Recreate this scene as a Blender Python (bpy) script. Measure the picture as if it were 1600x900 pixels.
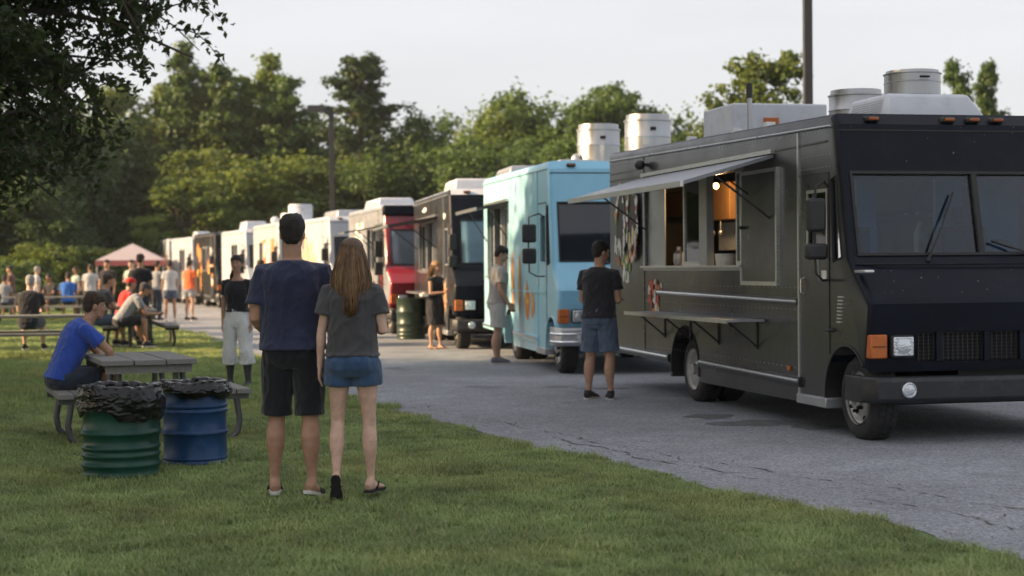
import bpy, bmesh, math, random
import numpy as np
from mathutils import Vector, Matrix, noise as mnoise

# ------------------------------------------------------------------ clear
for o in list(bpy.data.objects):
    bpy.data.objects.remove(o)
SC = bpy.context.scene
COL = SC.collection
R = math.radians
PI = math.pi

# ------------------------------------------------------------------ camera
cam_d = bpy.data.cameras.new('camera')
cam = bpy.data.objects.new('camera', cam_d)
COL.objects.link(cam)
cam_d.sensor_width = 36.0
cam_d.lens = 36.0 * 2600 / 1600
cam_d.clip_start = 0.1
cam_d.clip_end = 5000
cam.location = (0, 0, 1.5)
_p = math.atan(32 / 2600.)
cam.rotation_euler = (Matrix.Rotation(PI / 2 - _p, 4, 'X') @ Matrix.Rotation(-R(.5), 4, 'Z')).to_euler()
cam_d.dof.use_dof = True
cam_d.dof.focus_distance = 12.6
cam_d.dof.aperture_fstop = 2.2
SC.camera = cam

# ------------------------------------------------------------------ light
SUN_AZ = R(-98)      # measured from +Y (view direction) towards +X
SUN_EL = R(20.5)
w = bpy.data.worlds.new('World')
SC.world = w
w.use_nodes = True
nt = w.node_tree
nt.nodes.clear()
sky = nt.nodes.new('ShaderNodeTexSky')
sky.sky_type = 'NISHITA'
sky.sun_disc = False
sky.sun_elevation = SUN_EL
sky.sun_rotation = SUN_AZ
sky.air_density = 1.0
sky.dust_density = 3.0
sky.ozone_density = 1.5
hs = nt.nodes.new('ShaderNodeHueSaturation')
hs.inputs['Saturation'].default_value = 0.75
hs.inputs['Value'].default_value = 1.0
# thin high veil of cloud over the whole sky: evens it out and whitens it
tc = nt.nodes.new('ShaderNodeTexCoord')
mpn = nt.nodes.new('ShaderNodeMapping')
mpn.inputs['Scale'].default_value = (1, 1, 4.5)
nz = nt.nodes.new('ShaderNodeTexNoise')
nz.inputs['Scale'].default_value = 2.2
nz.inputs['Detail'].default_value = 5
rmp = nt.nodes.new('ShaderNodeMapRange')
rmp.inputs['From Min'].default_value = .35
rmp.inputs['From Max'].default_value = .75
rmp.inputs['To Min'].default_value = .50
rmp.inputs['To Max'].default_value = .68
mxs = nt.nodes.new('ShaderNodeMix')
mxs.data_type = 'RGBA'
mxs.inputs['B'].default_value = (8.5, 8.35, 8.55, 1)
bg = nt.nodes.new('ShaderNodeBackground')
bg.inputs['Strength'].default_value = 0.058
wo = nt.nodes.new('ShaderNodeOutputWorld')
L_ = nt.links.new
L_(tc.outputs['Generated'], mpn.inputs['Vector'])
L_(mpn.outputs['Vector'], nz.inputs['Vector'])
L_(nz.outputs['Fac'], rmp.inputs['Value'])
L_(rmp.outputs['Result'], mxs.inputs['Factor'])
L_(sky.outputs['Color'], hs.inputs['Color'])
L_(hs.outputs['Color'], mxs.inputs['A'])
L_(mxs.outputs['Result'], bg.inputs['Color'])
L_(bg.outputs['Background'], wo.inputs['Surface'])

sun_d = bpy.data.lights.new('sun', 'SUN')
sun_d.energy = 5.0
sun_d.angle = R(.55)
sun_d.color = (1.0, .70, .40)
sun = bpy.data.objects.new('sun', sun_d)
COL.objects.link(sun)
_sd = Vector((math.sin(SUN_AZ) * math.cos(SUN_EL), math.cos(SUN_AZ) * math.cos(SUN_EL), math.sin(SUN_EL)))
sun.rotation_euler = _sd.to_track_quat('Z', 'Y').to_euler()
sun.location = _sd * 120

SC.view_settings.view_transform = 'Standard'
SC.view_settings.look = 'None'
SC.view_settings.exposure = 1.27
SC.view_settings.gamma = 1.0
SC.render.engine = 'CYCLES'
SC.cycles.max_bounces = 6
SC.cycles.transparent_max_bounces = 12
SC.cycles.use_denoising = True
SC.cycles.sample_clamp_indirect = 6

# ------------------------------------------------------------------ materials
MATS = {}


def mat(name, col, rough=.6, metal=0., var=.12, vscale=6., bump=0., bscale=80., bdetail=3., coat=0., spec=.5,
        stretch=(1, 1, 1), rvar=0., sheen=0., sss=0., dirt=None, dscale=3., damt=.5, isl=0.):
    if name in MATS:
        return MATS[name]
    m = bpy.data.materials.new(name)
    m.use_nodes = True
    t = m.node_tree
    b = t.nodes['Principled BSDF']
    b.inputs['Roughness'].default_value = rough
    b.inputs['Metallic'].default_value = metal
    b.inputs['Coat Weight'].default_value = coat
    b.inputs['Coat Roughness'].default_value = .12
    b.inputs['Specular IOR Level'].default_value = spec
    if sheen:
        b.inputs['Sheen Weight'].default_value = sheen
    if sss:
        b.inputs['Subsurface Weight'].default_value = sss
        b.inputs['Subsurface Radius'].default_value = (.012, .005, .003)
        b.inputs['Subsurface Scale'].default_value = 1.0
    tcn = t.nodes.new('ShaderNodeTexCoord')
    mp = t.nodes.new('ShaderNodeMapping')
    mp.inputs['Scale'].default_value = stretch
    t.links.new(tcn.outputs['Object'], mp.inputs['Vector'])
    n = t.nodes.new('ShaderNodeTexNoise')
    n.inputs['Scale'].default_value = vscale
    n.inputs['Detail'].default_value = 6
    n.inputs['Roughness'].default_value = .65
    t.links.new(mp.outputs['Vector'], n.inputs['Vector'])
    mr = t.nodes.new('ShaderNodeMapRange')
    mr.inputs['From Min'].default_value = .3
    mr.inputs['From Max'].default_value = .7
    t.links.new(n.outputs['Fac'], mr.inputs['Value'])
    mx = t.nodes.new('ShaderNodeMix')
    mx.data_type = 'RGBA'
    mx.inputs['A'].default_value = tuple(c * (1 - var) for c in col[:3]) + (1,)
    mx.inputs['B'].default_value = tuple(min(1, c * (1 + var)) for c in col[:3]) + (1,)
    t.links.new(mr.outputs['Result'], mx.inputs['Factor'])
    out = mx.outputs['Result']
    if isl:
        g = t.nodes.new('ShaderNodeNewGeometry')
        h = t.nodes.new('ShaderNodeHueSaturation')
        mr3 = t.nodes.new('ShaderNodeMapRange')
        mr3.inputs['To Min'].default_value = 1 - isl
        mr3.inputs['To Max'].default_value = 1 + isl
        t.links.new(g.outputs['Random Per Island'], mr3.inputs['Value'])
        t.links.new(mr3.outputs['Result'], h.inputs['Value'])
        t.links.new(out, h.inputs['Color'])
        out = h.outputs['Color']
    if dirt:
        n2 = t.nodes.new('ShaderNodeTexNoise')
        n2.inputs['Scale'].default_value = dscale
        n2.inputs['Detail'].default_value = 9
        n2.inputs['Roughness'].default_value = .75
        t.links.new(mp.outputs['Vector'], n2.inputs['Vector'])
        mr2 = t.nodes.new('ShaderNodeMapRange')
        mr2.inputs['From Min'].default_value = .52
        mr2.inputs['From Max'].default_value = .72
        mr2.inputs['To Max'].default_value = damt
        t.links.new(n2.outputs['Fac'], mr2.inputs['Value'])
        mx2 = t.nodes.new('ShaderNodeMix')
        mx2.data_type = 'RGBA'
        mx2.inputs['B'].default_value = tuple(dirt) + (1,)
        t.links.new(out, mx2.inputs['A'])
        t.links.new(mr2.outputs['Result'], mx2.inputs['Factor'])
        out = mx2.outputs['Result']
    t.links.new(out, b.inputs['Base Color'])
    if rvar:
        mr4 = t.nodes.new('ShaderNodeMapRange')
        mr4.inputs['From Min'].default_value = .3
        mr4.inputs['From Max'].default_value = .7
        mr4.inputs['To Min'].default_value = max(0.02, rough - rvar)
        mr4.inputs['To Max'].default_value = min(1, rough + rvar)
        t.links.new(n.outputs['Fac'], mr4.inputs['Value'])
        t.links.new(mr4.outputs['Result'], b.inputs['Roughness'])
    if bump:
        nb = t.nodes.new('ShaderNodeTexNoise')
        nb.inputs['Scale'].default_value = bscale
        nb.inputs['Detail'].default_value = bdetail
        t.links.new(mp.outputs['Vector'], nb.inputs['Vector'])
        bp = t.nodes.new('ShaderNodeBump')
        bp.inputs['Strength'].default_value = min(1, bump)
        bp.inputs['Distance'].default_value = .02 if bump <= 1 else .02 * bump
        t.links.new(nb.outputs['Fac'], bp.inputs['Height'])
        t.links.new(bp.outputs['Normal'], b.inputs['Normal'])
    MATS[name] = m
    return m


def glass(name, tint, tr=.5, rough=.03):
    if name in MATS:
        return MATS[name]
    m = bpy.data.materials.new(name)
    m.use_nodes = True
    t = m.node_tree
    t.nodes.clear()
    o = t.nodes.new('ShaderNodeOutputMaterial')
    tr_ = t.nodes.new('ShaderNodeBsdfTransparent')
    tr_.inputs['Color'].default_value = tuple(tint) + (1,)
    g = t.nodes.new('ShaderNodeBsdfGlossy')
    g.inputs['Roughness'].default_value = rough
    fr = t.nodes.new('ShaderNodeFresnel')
    fr.inputs['IOR'].default_value = 1.52
    mr = t.nodes.new('ShaderNodeMath')
    mr.operation = 'ADD'
    mr.inputs[1].default_value = tr
    mr.use_clamp = True
    mx = t.nodes.new('ShaderNodeMixShader')
    t.links.new(fr.outputs[0], mr.inputs[0])
    t.links.new(mr.outputs[0], mx.inputs['Fac'])
    t.links.new(tr_.outputs[0], mx.inputs[1])
    t.links.new(g.outputs[0], mx.inputs[2])
    t.links.new(mx.outputs[0], o.inputs['Surface'])
    MATS[name] = m
    return m


def emit(name, col, s):
    m = bpy.data.materials.new(name)
    m.use_nodes = True
    b = m.node_tree.nodes['Principled BSDF']
    b.inputs['Base Color'].default_value = tuple(col) + (1,)
    b.inputs['Emission Color'].default_value = tuple(col) + (1,)
    b.inputs['Emission Strength'].default_value = s
    return m


def leafmat(name, c0, c1, transl=.35):
    m = bpy.data.materials.new(name)
    m.use_nodes = True
    t = m.node_tree
    t.nodes.clear()
    o = t.nodes.new('ShaderNodeOutputMaterial')
    g = t.nodes.new('ShaderNodeNewGeometry')
    oi = t.nodes.new('ShaderNodeObjectInfo')
    tcn = t.nodes.new('ShaderNodeTexCoord')
    nn = t.nodes.new('ShaderNodeTexNoise')
    nn.inputs['Scale'].default_value = .9
    nn.inputs['Detail'].default_value = 2
    t.links.new(tcn.outputs['Object'], nn.inputs['Vector'])
    ad = t.nodes.new('ShaderNodeMath')
    ad.operation = 'MULTIPLY_ADD'
    ad.inputs[1].default_value = .5
    t.links.new(g.outputs['Random Per Island'], ad.inputs[0])
    t.links.new(nn.outputs['Fac'], ad.inputs[2])
    ad2 = t.nodes.new('ShaderNodeMath')
    ad2.operation = 'SUBTRACT'
    ad2.inputs[1].default_value = .25
    ad2.use_clamp = True
    t.links.new(ad.outputs[0], ad2.inputs[0])
    mx = t.nodes.new('ShaderNodeMix')
    mx.data_type = 'RGBA'
    mx.inputs['A'].default_value = tuple(c0) + (1,)
    mx.inputs['B'].default_value = tuple(c1) + (1,)
    t.links.new(ad2.outputs[0], mx.inputs['Factor'])
    hv = t.nodes.new('ShaderNodeHueSaturation')
    mr = t.nodes.new('ShaderNodeMapRange')
    mr.inputs['To Min'].default_value = .78
    mr.inputs['To Max'].default_value = 1.2
    t.links.new(oi.outputs['Random'], mr.inputs['Value'])
    t.links.new(mr.outputs[0], hv.inputs['Value'])
    t.links.new(mx.outputs['Result'], hv.inputs['Color'])
    d = t.nodes.new('ShaderNodeBsdfPrincipled')
    d.inputs['Roughness'].default_value = .55
    d.inputs['Specular IOR Level'].default_value = .3
    t.links.new(hv.outputs['Color'], d.inputs['Base Color'])
    tl = t.nodes.new('ShaderNodeBsdfTranslucent')
    h2 = t.nodes.new('ShaderNodeHueSaturation')
    h2.inputs['Hue'].default_value = .485
    h2.inputs['Saturation'].default_value = 1.1
    h2.inputs['Value'].default_value = 1.5
    t.links.new(hv.outputs['Color'], h2.inputs['Color'])
    t.links.new(h2.outputs['Color'], tl.inputs['Color'])
    ms = t.nodes.new('ShaderNodeMixShader')
    ms.inputs['Fac'].default_value = transl
    t.links.new(d.outputs[0], ms.inputs[1])
    t.links.new(tl.outputs[0], ms.inputs[2])
    t.links.new(ms.outputs[0], o.inputs['Surface'])
    return m


# ------------------------------------------------------------------ mesh helpers
V3 = np.array


def nrm(a):
    a = np.asarray(a, float)
    return a / (np.linalg.norm(a) + 1e-12)


class MB:
    def __init__(s):
        s.v = []
        s.f = []
        s.mi = []
        s.cur = 0

    def add(s, verts, faces):
        o = len(s.v)
        s.v += [tuple(map(float, p)) for p in verts]
        for f in faces:
            s.f.append(tuple(i + o for i in f))
            s.mi.append(s.cur)
        return s

    def box(s, x0, x1, y0, y1, z0, z1):
        v = [(x0, y0, z0), (x1, y0, z0), (x1, y1, z0), (x0, y1, z0), (x0, y0, z1), (x1, y0, z1), (x1, y1, z1), (x0, y1, z1)]
        return s.add(v, [(3, 2, 1, 0), (4, 5, 6, 7), (0, 1, 5, 4), (1, 2, 6, 5), (2, 3, 7, 6), (3, 0, 4, 7)])

    def obox(s, c, ax, ay, az):
        c, ax, ay, az = map(lambda q: np.asarray(q, float), (c, ax, ay, az))
        v = [c + i * ax + j * ay + k * az for k in (-1, 1) for i, j in ((-1, -1), (1, -1), (1, 1), (-1, 1))]
        return s.add(v, [(3, 2, 1, 0), (4, 5, 6, 7), (0, 1, 5, 4), (1, 2, 6, 5), (2, 3, 7, 6), (3, 0, 4, 7)])

    def prism(s, poly, a0, a1, axis='x'):
        """poly in (y,z) for axis x, (x,z) for axis y, (x,y) for axis z"""
        n = len(poly)
        mk = {'x': lambda p, a: (a, p[0], p[1]), 'y': lambda p, a: (p[0], a, p[1]), 'z': lambda p, a: (p[0], p[1], a)}[axis]
        v = [mk(p, a0) for p in poly] + [mk(p, a1) for p in poly]
        f = [tuple(range(n)), tuple(range(2 * n - 1, n - 1, -1))]
        for i in range(n):
            j = (i + 1) % n
            f.append((j, i, i + n, j + n))
        return s.add(v, f)

    def rings(s, rings, caps=True, closed=True):
        n = len(rings[0])
        v = [p for r in rings for p in r]
        f = []
        for k in range(len(rings) - 1):
            for i in range(n if closed else n - 1):
                j = (i + 1) % n
                f.append((k * n + i, k * n + j, (k + 1) * n + j, (k + 1) * n + i))
        if caps:
            f.append(tuple(range(n - 1, -1, -1)))
            f.append(tuple((len(rings) - 1) * n + i for i in range(n)))
        return s.add(v, f)

    def tube(s, pts, r, n=10, ref=None, caps=True):
        pts = [np.asarray(p, float) for p in pts]
        k = len(pts)
        if not hasattr(r, '__len__'):
            r = [r] * k
        rr = [(q, q) if not hasattr(q, '__len__') else q for q in r]
        tan = []
        for i in range(k):
            a = pts[max(0, i - 1)]
            b = pts[min(k - 1, i + 1)]
            tan.append(nrm(b - a))
        if ref is None:
            ref = V3((1., 0, 0)) if abs(tan[0][0]) < .8 else V3((0, 0, 1.))
        ref = np.asarray(ref, float)
        out = []
        for i in range(k):
            t = tan[i]
            x = ref - t * ref.dot(t)
            if np.linalg.norm(x) < 1e-3:
                x = np.cross(t, V3((0.3, .5, .8)))
            x = nrm(x)
            y = np.cross(t, x)
            ref = x
            out.append([pts[i] + rr[i][0] * math.cos(a) * x + rr[i][1] * math.sin(a) * y for a in np.linspace(0, 2 * PI, n, endpoint=False)])
        return s.rings(out, caps)

    def lathe(s, prof, c=(0, 0, 0), axis='z', n=24, caps=True, fn=None):
        out = []
        for i, (r, h) in enumerate(prof):
            ring = []
            for a in np.linspace(0, 2 * PI, n, endpoint=False):
                q = r if fn is None else r * fn(i, a)
                x, y = q * math.cos(a), q * math.sin(a)
                p = {'z': (x, y, h), 'x': (h, x, y), 'y': (y, h, x)}[axis]
                ring.append((p[0] + c[0], p[1] + c[1], p[2] + c[2]))
            out.append(ring)
        return s.rings(out, caps)

    def ell(s, c, r, n=12, m=8, fr=None):
        out = []
        c = np.asarray(c, float)
        if fr is None:
            fr = (V3((1., 0, 0)), V3((0, 1., 0)), V3((0, 0, 1.)))
        for k in range(m + 1):
            t = -PI / 2 + PI * k / m
            q = max(math.cos(t), .04)
            out.append([c + fr[0] * r[0] * q * math.cos(a) + fr[1] * r[1] * q * math.sin(a) + fr[2] * r[2] * math.sin(t)
                        for a in np.linspace(0, 2 * PI, n, endpoint=False)])
        return s.rings(out)

    def mesh(s, name, mats, smooth=None):
        me = bpy.data.meshes.new(name)
        me.from_pydata(s.v, [], s.f)
        if not isinstance(mats, (list, tuple)):
            mats = [mats]
        for m in mats:
            me.materials.append(m)
        if len(mats) > 1:
            me.polygons.foreach_set('material_index', s.mi)
        if smooth is not None:
            me.shade_smooth()
            me.set_sharp_from_angle(angle=R(smooth))
        me.update()
        return me

    def pieces(s):
        par = list(range(len(s.v)))

        def find(a):
            while par[a] != a:
                par[a] = par[par[a]]
                a = par[a]
            return a
        for f in s.f:
            r0 = find(f[0])
            for i in f[1:]:
                r = find(i)
                if r != r0:
                    par[r] = r0
        out = {}
        for k, f in enumerate(s.f):
            m = out.setdefault(find(f[0]), (MB(), {}))
            ids = []
            for i in f:
                if i not in m[1]:
                    m[1][i] = len(m[0].v)
                    m[0].v.append(s.v[i])
                ids.append(m[1][i])
            m[0].f.append(tuple(ids))
            m[0].mi.append(s.mi[k])
        return [m[0] for m in out.values()]

    def each(s, name, mats, parent=None, smooth=35, bevel=0, seg=2):
        o = None
        for q in s.pieces():
            o = q.build(name, mats, parent, smooth, bevel, seg)
        return o

    def build(s, name, mats, parent=None, smooth=35, bevel=0, seg=2):
        o = bpy.data.objects.new(name, s.mesh(name, mats, smooth))
        COL.objects.link(o)
        if parent is not None:
            o.parent = parent
        if bevel:
            b = o.modifiers.new('bevel', 'BEVEL')
            b.width = bevel
            b.segments = seg
            b.limit_method = 'ANGLE'
            b.angle_limit = R(40)
        return o


def npmesh(name, verts, faces_flat, nper, mat_, smooth=False):
    """verts (n,3) array, faces as (m,nper) int array"""
    me = bpy.data.meshes.new(name)
    me.vertices.add(len(verts))
    me.vertices.foreach_set('co', np.asarray(verts, np.float32).ravel())
    m = len(faces_flat)
    me.loops.add(m * nper)
    me.loops.foreach_set('vertex_index', np.asarray(faces_flat, np.int32).ravel())
    me.polygons.add(m)
    me.polygons.foreach_set('loop_start', np.arange(m, dtype=np.int32) * nper)
    me.update(calc_edges=True)
    me.validate()
    me.materials.append(mat_)
    if smooth:
        me.shade_smooth()
    return me


def tag(o, label=None, cat=None, group=None, kind=None):
    if label:
        o['label'] = label
    if cat:
        o['category'] = cat
    if group:
        o['group'] = group
    if kind:
        o['kind'] = kind
    return o


def empty(name, loc=(0, 0, 0), rz=0, parent=None):
    o = bpy.data.objects.new(name, None)
    o.empty_display_size = .2
    COL.objects.link(o)
    o.location = loc
    o.rotation_euler = (0, 0, rz)
    if parent is not None:
        o.parent = parent
    return o


def link(name, me, parent=None, loc=None, rz=None):
    o = bpy.data.objects.new(name, me)
    COL.objects.link(o)
    if parent is not None:
        o.parent = parent
    if loc is not None:
        o.location = loc
    if rz is not None:
        o.rotation_euler = (0, 0, rz)
    return o


def evalmesh(o):
    dg = bpy.context.evaluated_depsgraph_get()
    return bpy.data.meshes.new_from_object(o.evaluated_get(dg))


def bool_cut(mesh, cutters, op='DIFFERENCE'):
    """mesh minus each MB of cutters, one after the other"""
    o = bpy.data.objects.new('work', mesh)
    COL.objects.link(o)
    tmp = []
    for c in cutters:
        cm = c.mesh('work_cut', mesh.materials[0])
        bm = bmesh.new()
        bm.from_mesh(cm)
        bmesh.ops.recalc_face_normals(bm, faces=bm.faces)
        bm.to_mesh(cm)
        bm.free()
        co = bpy.data.objects.new('work_cut', cm)
        COL.objects.link(co)
        md = o.modifiers.new('cut', 'BOOLEAN')
        md.operation = op
        md.solver = 'EXACT'
        md.object = co
        tmp.append(co)
    me = evalmesh(o)
    bpy.data.objects.remove(o)
    for t in tmp:
        bpy.data.objects.remove(t)
    return me


def remesh(mb, vox, smooth_it=3, fac=.5):
    o = bpy.data.objects.new('work', mb.mesh('work', mat('plain', (.5, .5, .5))))
    COL.objects.link(o)
    m = o.modifiers.new('r', 'REMESH')
    m.mode = 'VOXEL'
    m.voxel_size = vox
    m.use_smooth_shade = True
    if smooth_it:
        k = o.modifiers.new('s', 'SMOOTH')
        k.factor = fac
        k.iterations = smooth_it
    me = evalmesh(o)
    bpy.data.objects.remove(o)
    me.materials.clear()
    return me


def co_get(me):
    a = np.empty(len(me.vertices) * 3, np.float32)
    me.vertices.foreach_get('co', a)
    return a.reshape(-1, 3)


def displace(me, fn):
    co = co_get(me)
    no = np.empty(len(me.vertices) * 3, np.float32)
    me.vertices.foreach_get('normal', no)
    no = no.reshape(-1, 3)
    d = np.array([fn(c) for c in co.tolist()], np.float32)
    me.vertices.foreach_set('co', (co + no * d[:, None]).ravel())
    me.update()


def vnoise(co, freq, seed):
    """cheap smooth pseudo-noise on an (n,3) array: sum of rotated sines"""
    rs = np.random.RandomState(seed)
    out = np.zeros(len(co))
    for i in range(7):
        k = rs.normal(size=3)
        k /= np.linalg.norm(k)
        out += np.sin(co @ (k * np.asarray(freq) * rs.uniform(.6, 1.7)) + rs.uniform(0, 6.28) + 1.3 * np.sin(co @ (rs.normal(size=3) * np.asarray(freq) * .6)))
    return out / 7 * 1.6

# ================================================================== GROUND
def ground_mats():
    m = mat('lawn_soil', (.10, .15, .045), rough=.9, var=.35, vscale=.55, bump=1, bscale=35, dirt=(.06, .07, .02), dscale=1.3, damt=.6)
    # asphalt with aggregate, patches and stains
    a = bpy.data.materials.new('asphalt')
    a.use_nodes = True
    t = a.node_tree
    b = t.nodes['Principled BSDF']
    b.inputs['Roughness'].default_value = .88
    b.inputs['Specular IOR Level'].default_value = .35
    tcn = t.nodes.new('ShaderNodeTexCoord')

    def noise(sc, det=4, ro=.6):
        n = t.nodes.new('ShaderNodeTexNoise')
        n.inputs['Scale'].default_value = sc
        n.inputs['Detail'].default_value = det
        n.inputs['Roughness'].default_value = ro
        t.links.new(tcn.outputs['Object'], n.inputs['Vector'])
        return n

    def rng(src, a0, a1, b0, b1):
        q = t.nodes.new('ShaderNodeMapRange')
        for k, v in zip(('From Min', 'From Max', 'To Min', 'To Max'), (a0, a1, b0, b1)):
            q.inputs[k].default_value = v
        t.links.new(src, q.inputs['Value'])
        return q.outputs[0]

    def mul(x, y):
        q = t.nodes.new('ShaderNodeMath')
        q.operation = 'MULTIPLY'
        t.links.new(x, q.inputs[0])
        t.links.new(y, q.inputs[1])
        return q.outputs[0]
    vo = t.nodes.new('ShaderNodeTexVoronoi')
    vo.inputs['Scale'].default_value = 70
    t.links.new(tcn.outputs['Object'], vo.inputs['Vector'])
    sp = t.nodes.new('ShaderNodeSeparateColor')
    t.links.new(vo.outputs['Color'], sp.inputs[0])
    agg = rng(sp.outputs[0], 0, 1, .62, 1.45)
    big = rng(noise(.35, 5).outputs['Fac'], .35, .68, .82, 1.14)
    mid = rng(noise(2.2, 8, .7).outputs['Fac'], .3, .7, .85, 1.13)
    st = rng(noise(.75, 3, .5).outputs['Fac'], .63, .72, 1.0, .55)
    fin = rng(noise(28, 6, .8).outputs['Fac'], .3, .7, .85, 1.15)
    v = mul(mul(mul(agg, big), mul(mid, st)), fin)
    cr = t.nodes.new('ShaderNodeMix')
    cr.data_type = 'RGBA'
    cr.blend_type = 'MULTIPLY'
    cr.inputs['Factor'].default_value = 1
    cr.inputs['A'].default_value = (.250, .261, .283, 1)
    t.links.new(v, cr.inputs['B'])
    t.links.new(cr.outputs['Result'], b.inputs['Base Color'])
    bp = t.nodes.new('ShaderNodeBump')
    bp.inputs['Strength'].default_value = .7
    bp.inputs['Distance'].default_value = .006
    t.links.new(vo.outputs['Distance'], bp.inputs['Height'])
    t.links.new(bp.outputs['Normal'], b.inputs['Normal'])
    return m, a


M_SOIL, M_ASPH = ground_mats()
g = MB().add([(-600, -200, 0), (600, -200, 0), (600, 1500, 0), (-600, 1500, 0)], [(0, 1, 2, 3)])
tag(g.build('ground', M_SOIL), kind='structure')

# lawn / asphalt border, near to far (x at y)
EDGE = [(6.4, -2), (4.6, 3), (3.2, 6.6), (2.59, 8.43), (2.02, 9.84), (1.37, 11.26), (.5, 13.26), (-.55, 15.7), (-1.45, 18.2), (-2.6, 22), (-4.4, 28.6), (-6.83, 37.5),
        (-9.86, 45.3), (-13.2, 56), (-17.5, 70), (-21.5, 84), (-26, 100)]
_ex = np.array([e[0] for e in EDGE])
_ey = np.array([e[1] for e in EDGE])


def edge_x(y):
    y = np.asarray(y, float)
    return np.interp(y, _ey, _ex) + .05 * np.sin(y * 2.1) + .035 * np.sin(y * 5.3 + 1) + .03 * np.sin(y * 11.7 + .4) + .025 * np.sin(y * 23.1 + 2) * np.sin(y * 3.3)


ys = np.concatenate([np.arange(-2, 50, .12), np.arange(50, 100.1, 1.)])
left = [(float(edge_x(y)), float(y), .004) for y in ys]
mb = MB()
vv = []
for p in left:
    vv += [p, (max(p[0] + 20, 30.), p[1], .004)]
mb.add(vv, [(2 * i, 2 * i + 1, 2 * i + 3, 2 * i + 2) for i in range(len(left) - 1)])
tag(mb.build('parking_lot', M_ASPH, smooth=None), kind='structure')

# cracks in the asphalt: narrow ragged strips just above it
M_CRACK = mat('crack_dirt', (.11, .108, .102), rough=.95, var=.4, vscale=30)
M_PATCH = mat('oil_stain', (.145, .147, .152), rough=.75, var=.3, vscale=9, bump=.3, bscale=120)


def crack(pts, w, seed):
    rs = random.Random(seed)
    P = []
    for i in range(len(pts) - 1):
        a, b = V3(pts[i]), V3(pts[i + 1])
        n = max(3, int(np.linalg.norm(b - a) / .07))
        for k in range(n):
            P.append(a + (b - a) * k / n)
    P = [p + V3((rs.gauss(0, .022) + .05 * math.sin(i * .31 + seed), rs.gauss(0, .022))) for i, p in enumerate(P)]
    mb = MB()
    vv = []
    for i, p in enumerate(P):
        q = P[min(i + 1, len(P) - 1)] - P[max(i - 1, 0)]
        n = nrm(V3((-q[1], q[0])))
        ww = w * rs.choice((.04, .08, .25, .5, .8)) * .5
        vv += [(*(p + n * ww), .008), (*(p - n * ww), .008)]
    mb.add(vv, [(2 * i, 2 * i + 1, 2 * i + 3, 2 * i + 2) for i in range(len(P) - 1)])
    tag(mb.build('road_crack', M_CRACK, smooth=None), kind='structure')


crack([(-.9, 17.6), (.1, 15.6), (.9, 13.8), (1.5, 12.6), (2.2, 11.5), (2.8, 10.6), (3.3, 9.6)], .028, 1)
crack([(1.0, 14.2), (1.9, 13.7), (3.0, 13.4), (4.6, 13.2), (6, 13.1)], .016, 2)
crack([(.35, 14.6), (.9, 13.3), (1.25, 12.5), (1.75, 11.55)], .035, 3)
crack([(1.6, 12.0), (2.3, 11.9), (2.7, 11.2), (3.6, 10.9)], .014, 4)
crack([(2.3, 10.6), (2.7, 9.7), (3.1, 8.9)], .03, 5)
crack([(-3.5, 27.2), (-1.5, 26.6), (.4, 26.9)], .03, 6)
crack([(-2.2, 22.4), (-.5, 21.6), (1.2, 21.3)], .02, 7)


def stain(c, rx, ry, seed):
    rs = random.Random(seed)
    n = 40
    ph = [rs.uniform(0, 6.3) for _ in range(5)]
    P = []
    for i in range(n):
        a = 2 * PI * i / n
        k = 1 + sum(.16 / (j + 1) ** .5 * math.sin((j + 2) * a + ph[j]) for j in range(5))
        P.append((c[0] + rx * k * math.cos(a), c[1] + ry * k * math.sin(a), .0075))
    tag(MB().add(P, [tuple(range(n))]).build('oil_stain', M_PATCH, smooth=None), kind='structure')


stain((2.35, 15.75), .42, .34, 3)
stain((2.8, 15.3), .2, .25, 4)
stain((1.95, 16.5), .2, .3, 8)
stain((1.1, 20.4), .35, .1, 5)

# ================================================================== TRUCKS
M_BLK = mat('black_paint', (.020, .0203, .0212), rough=.33, var=.25, vscale=2.2, rvar=.1, dirt=(.09, .085, .075), dscale=2.3, damt=.28, bump=.05, bscale=3, coat=.25)
M_NAVY_SKY = mat('navy_and_sky_tinted_black', (.006, .009, .016), rough=.42, var=.2, vscale=3, rvar=.08, dirt=(.03, .035, .045), dscale=4, damt=.2, bump=.04, bscale=4, spec=.16)  # black paint with the sky's blue reflection in its colour; also a navy cap
M_BLUE = mat('sky_blue_paint', (.32, .60, .70), rough=.35, var=.07, vscale=2, rvar=.08, dirt=(.45, .42, .36), dscale=2, damt=.3, coat=.2)
M_BLUE2 = mat('blue_paint', (.25, .56, .76), rough=.33, var=.06, vscale=2, rvar=.06, coat=.25)
M_RED = mat('red_paint', (.24, .012, .024), rough=.3, var=.12, vscale=3, coat=.4)
M_WHT = mat('white_paint', (.40, .43, .48), rough=.4, var=.06, vscale=2, dirt=(.45, .42, .36), dscale=2, damt=.3)
M_WHT2 = mat('white_metal', (.55, .58, .64), rough=.45, var=.1, vscale=3, dirt=(.35, .33, .3), dscale=5, damt=.5)
M_CRM = mat('cream_paint', (.40, .41, .43), rough=.42, var=.08, vscale=2, dirt=(.4, .34, .26), dscale=2, damt=.3)
M_ALU = mat('brushed_aluminium', (.62, .62, .62), rough=.34, metal=1, var=.12, vscale=8, stretch=(1, 1, 30), rvar=.1)
M_ALU2 = mat('dull_aluminium', (.45, .46, .48), rough=.45, metal=.85, var=.15, vscale=6, rvar=.1, dirt=(.2, .2, .2), damt=.5)
M_AWN = mat('awning_metal', (.25, .265, .29), rough=.42, metal=.55, var=.15, vscale=5, rvar=.1, stretch=(6, 1, 1), dirt=(.14, .14, .15), dscale=4, damt=.4)
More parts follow.
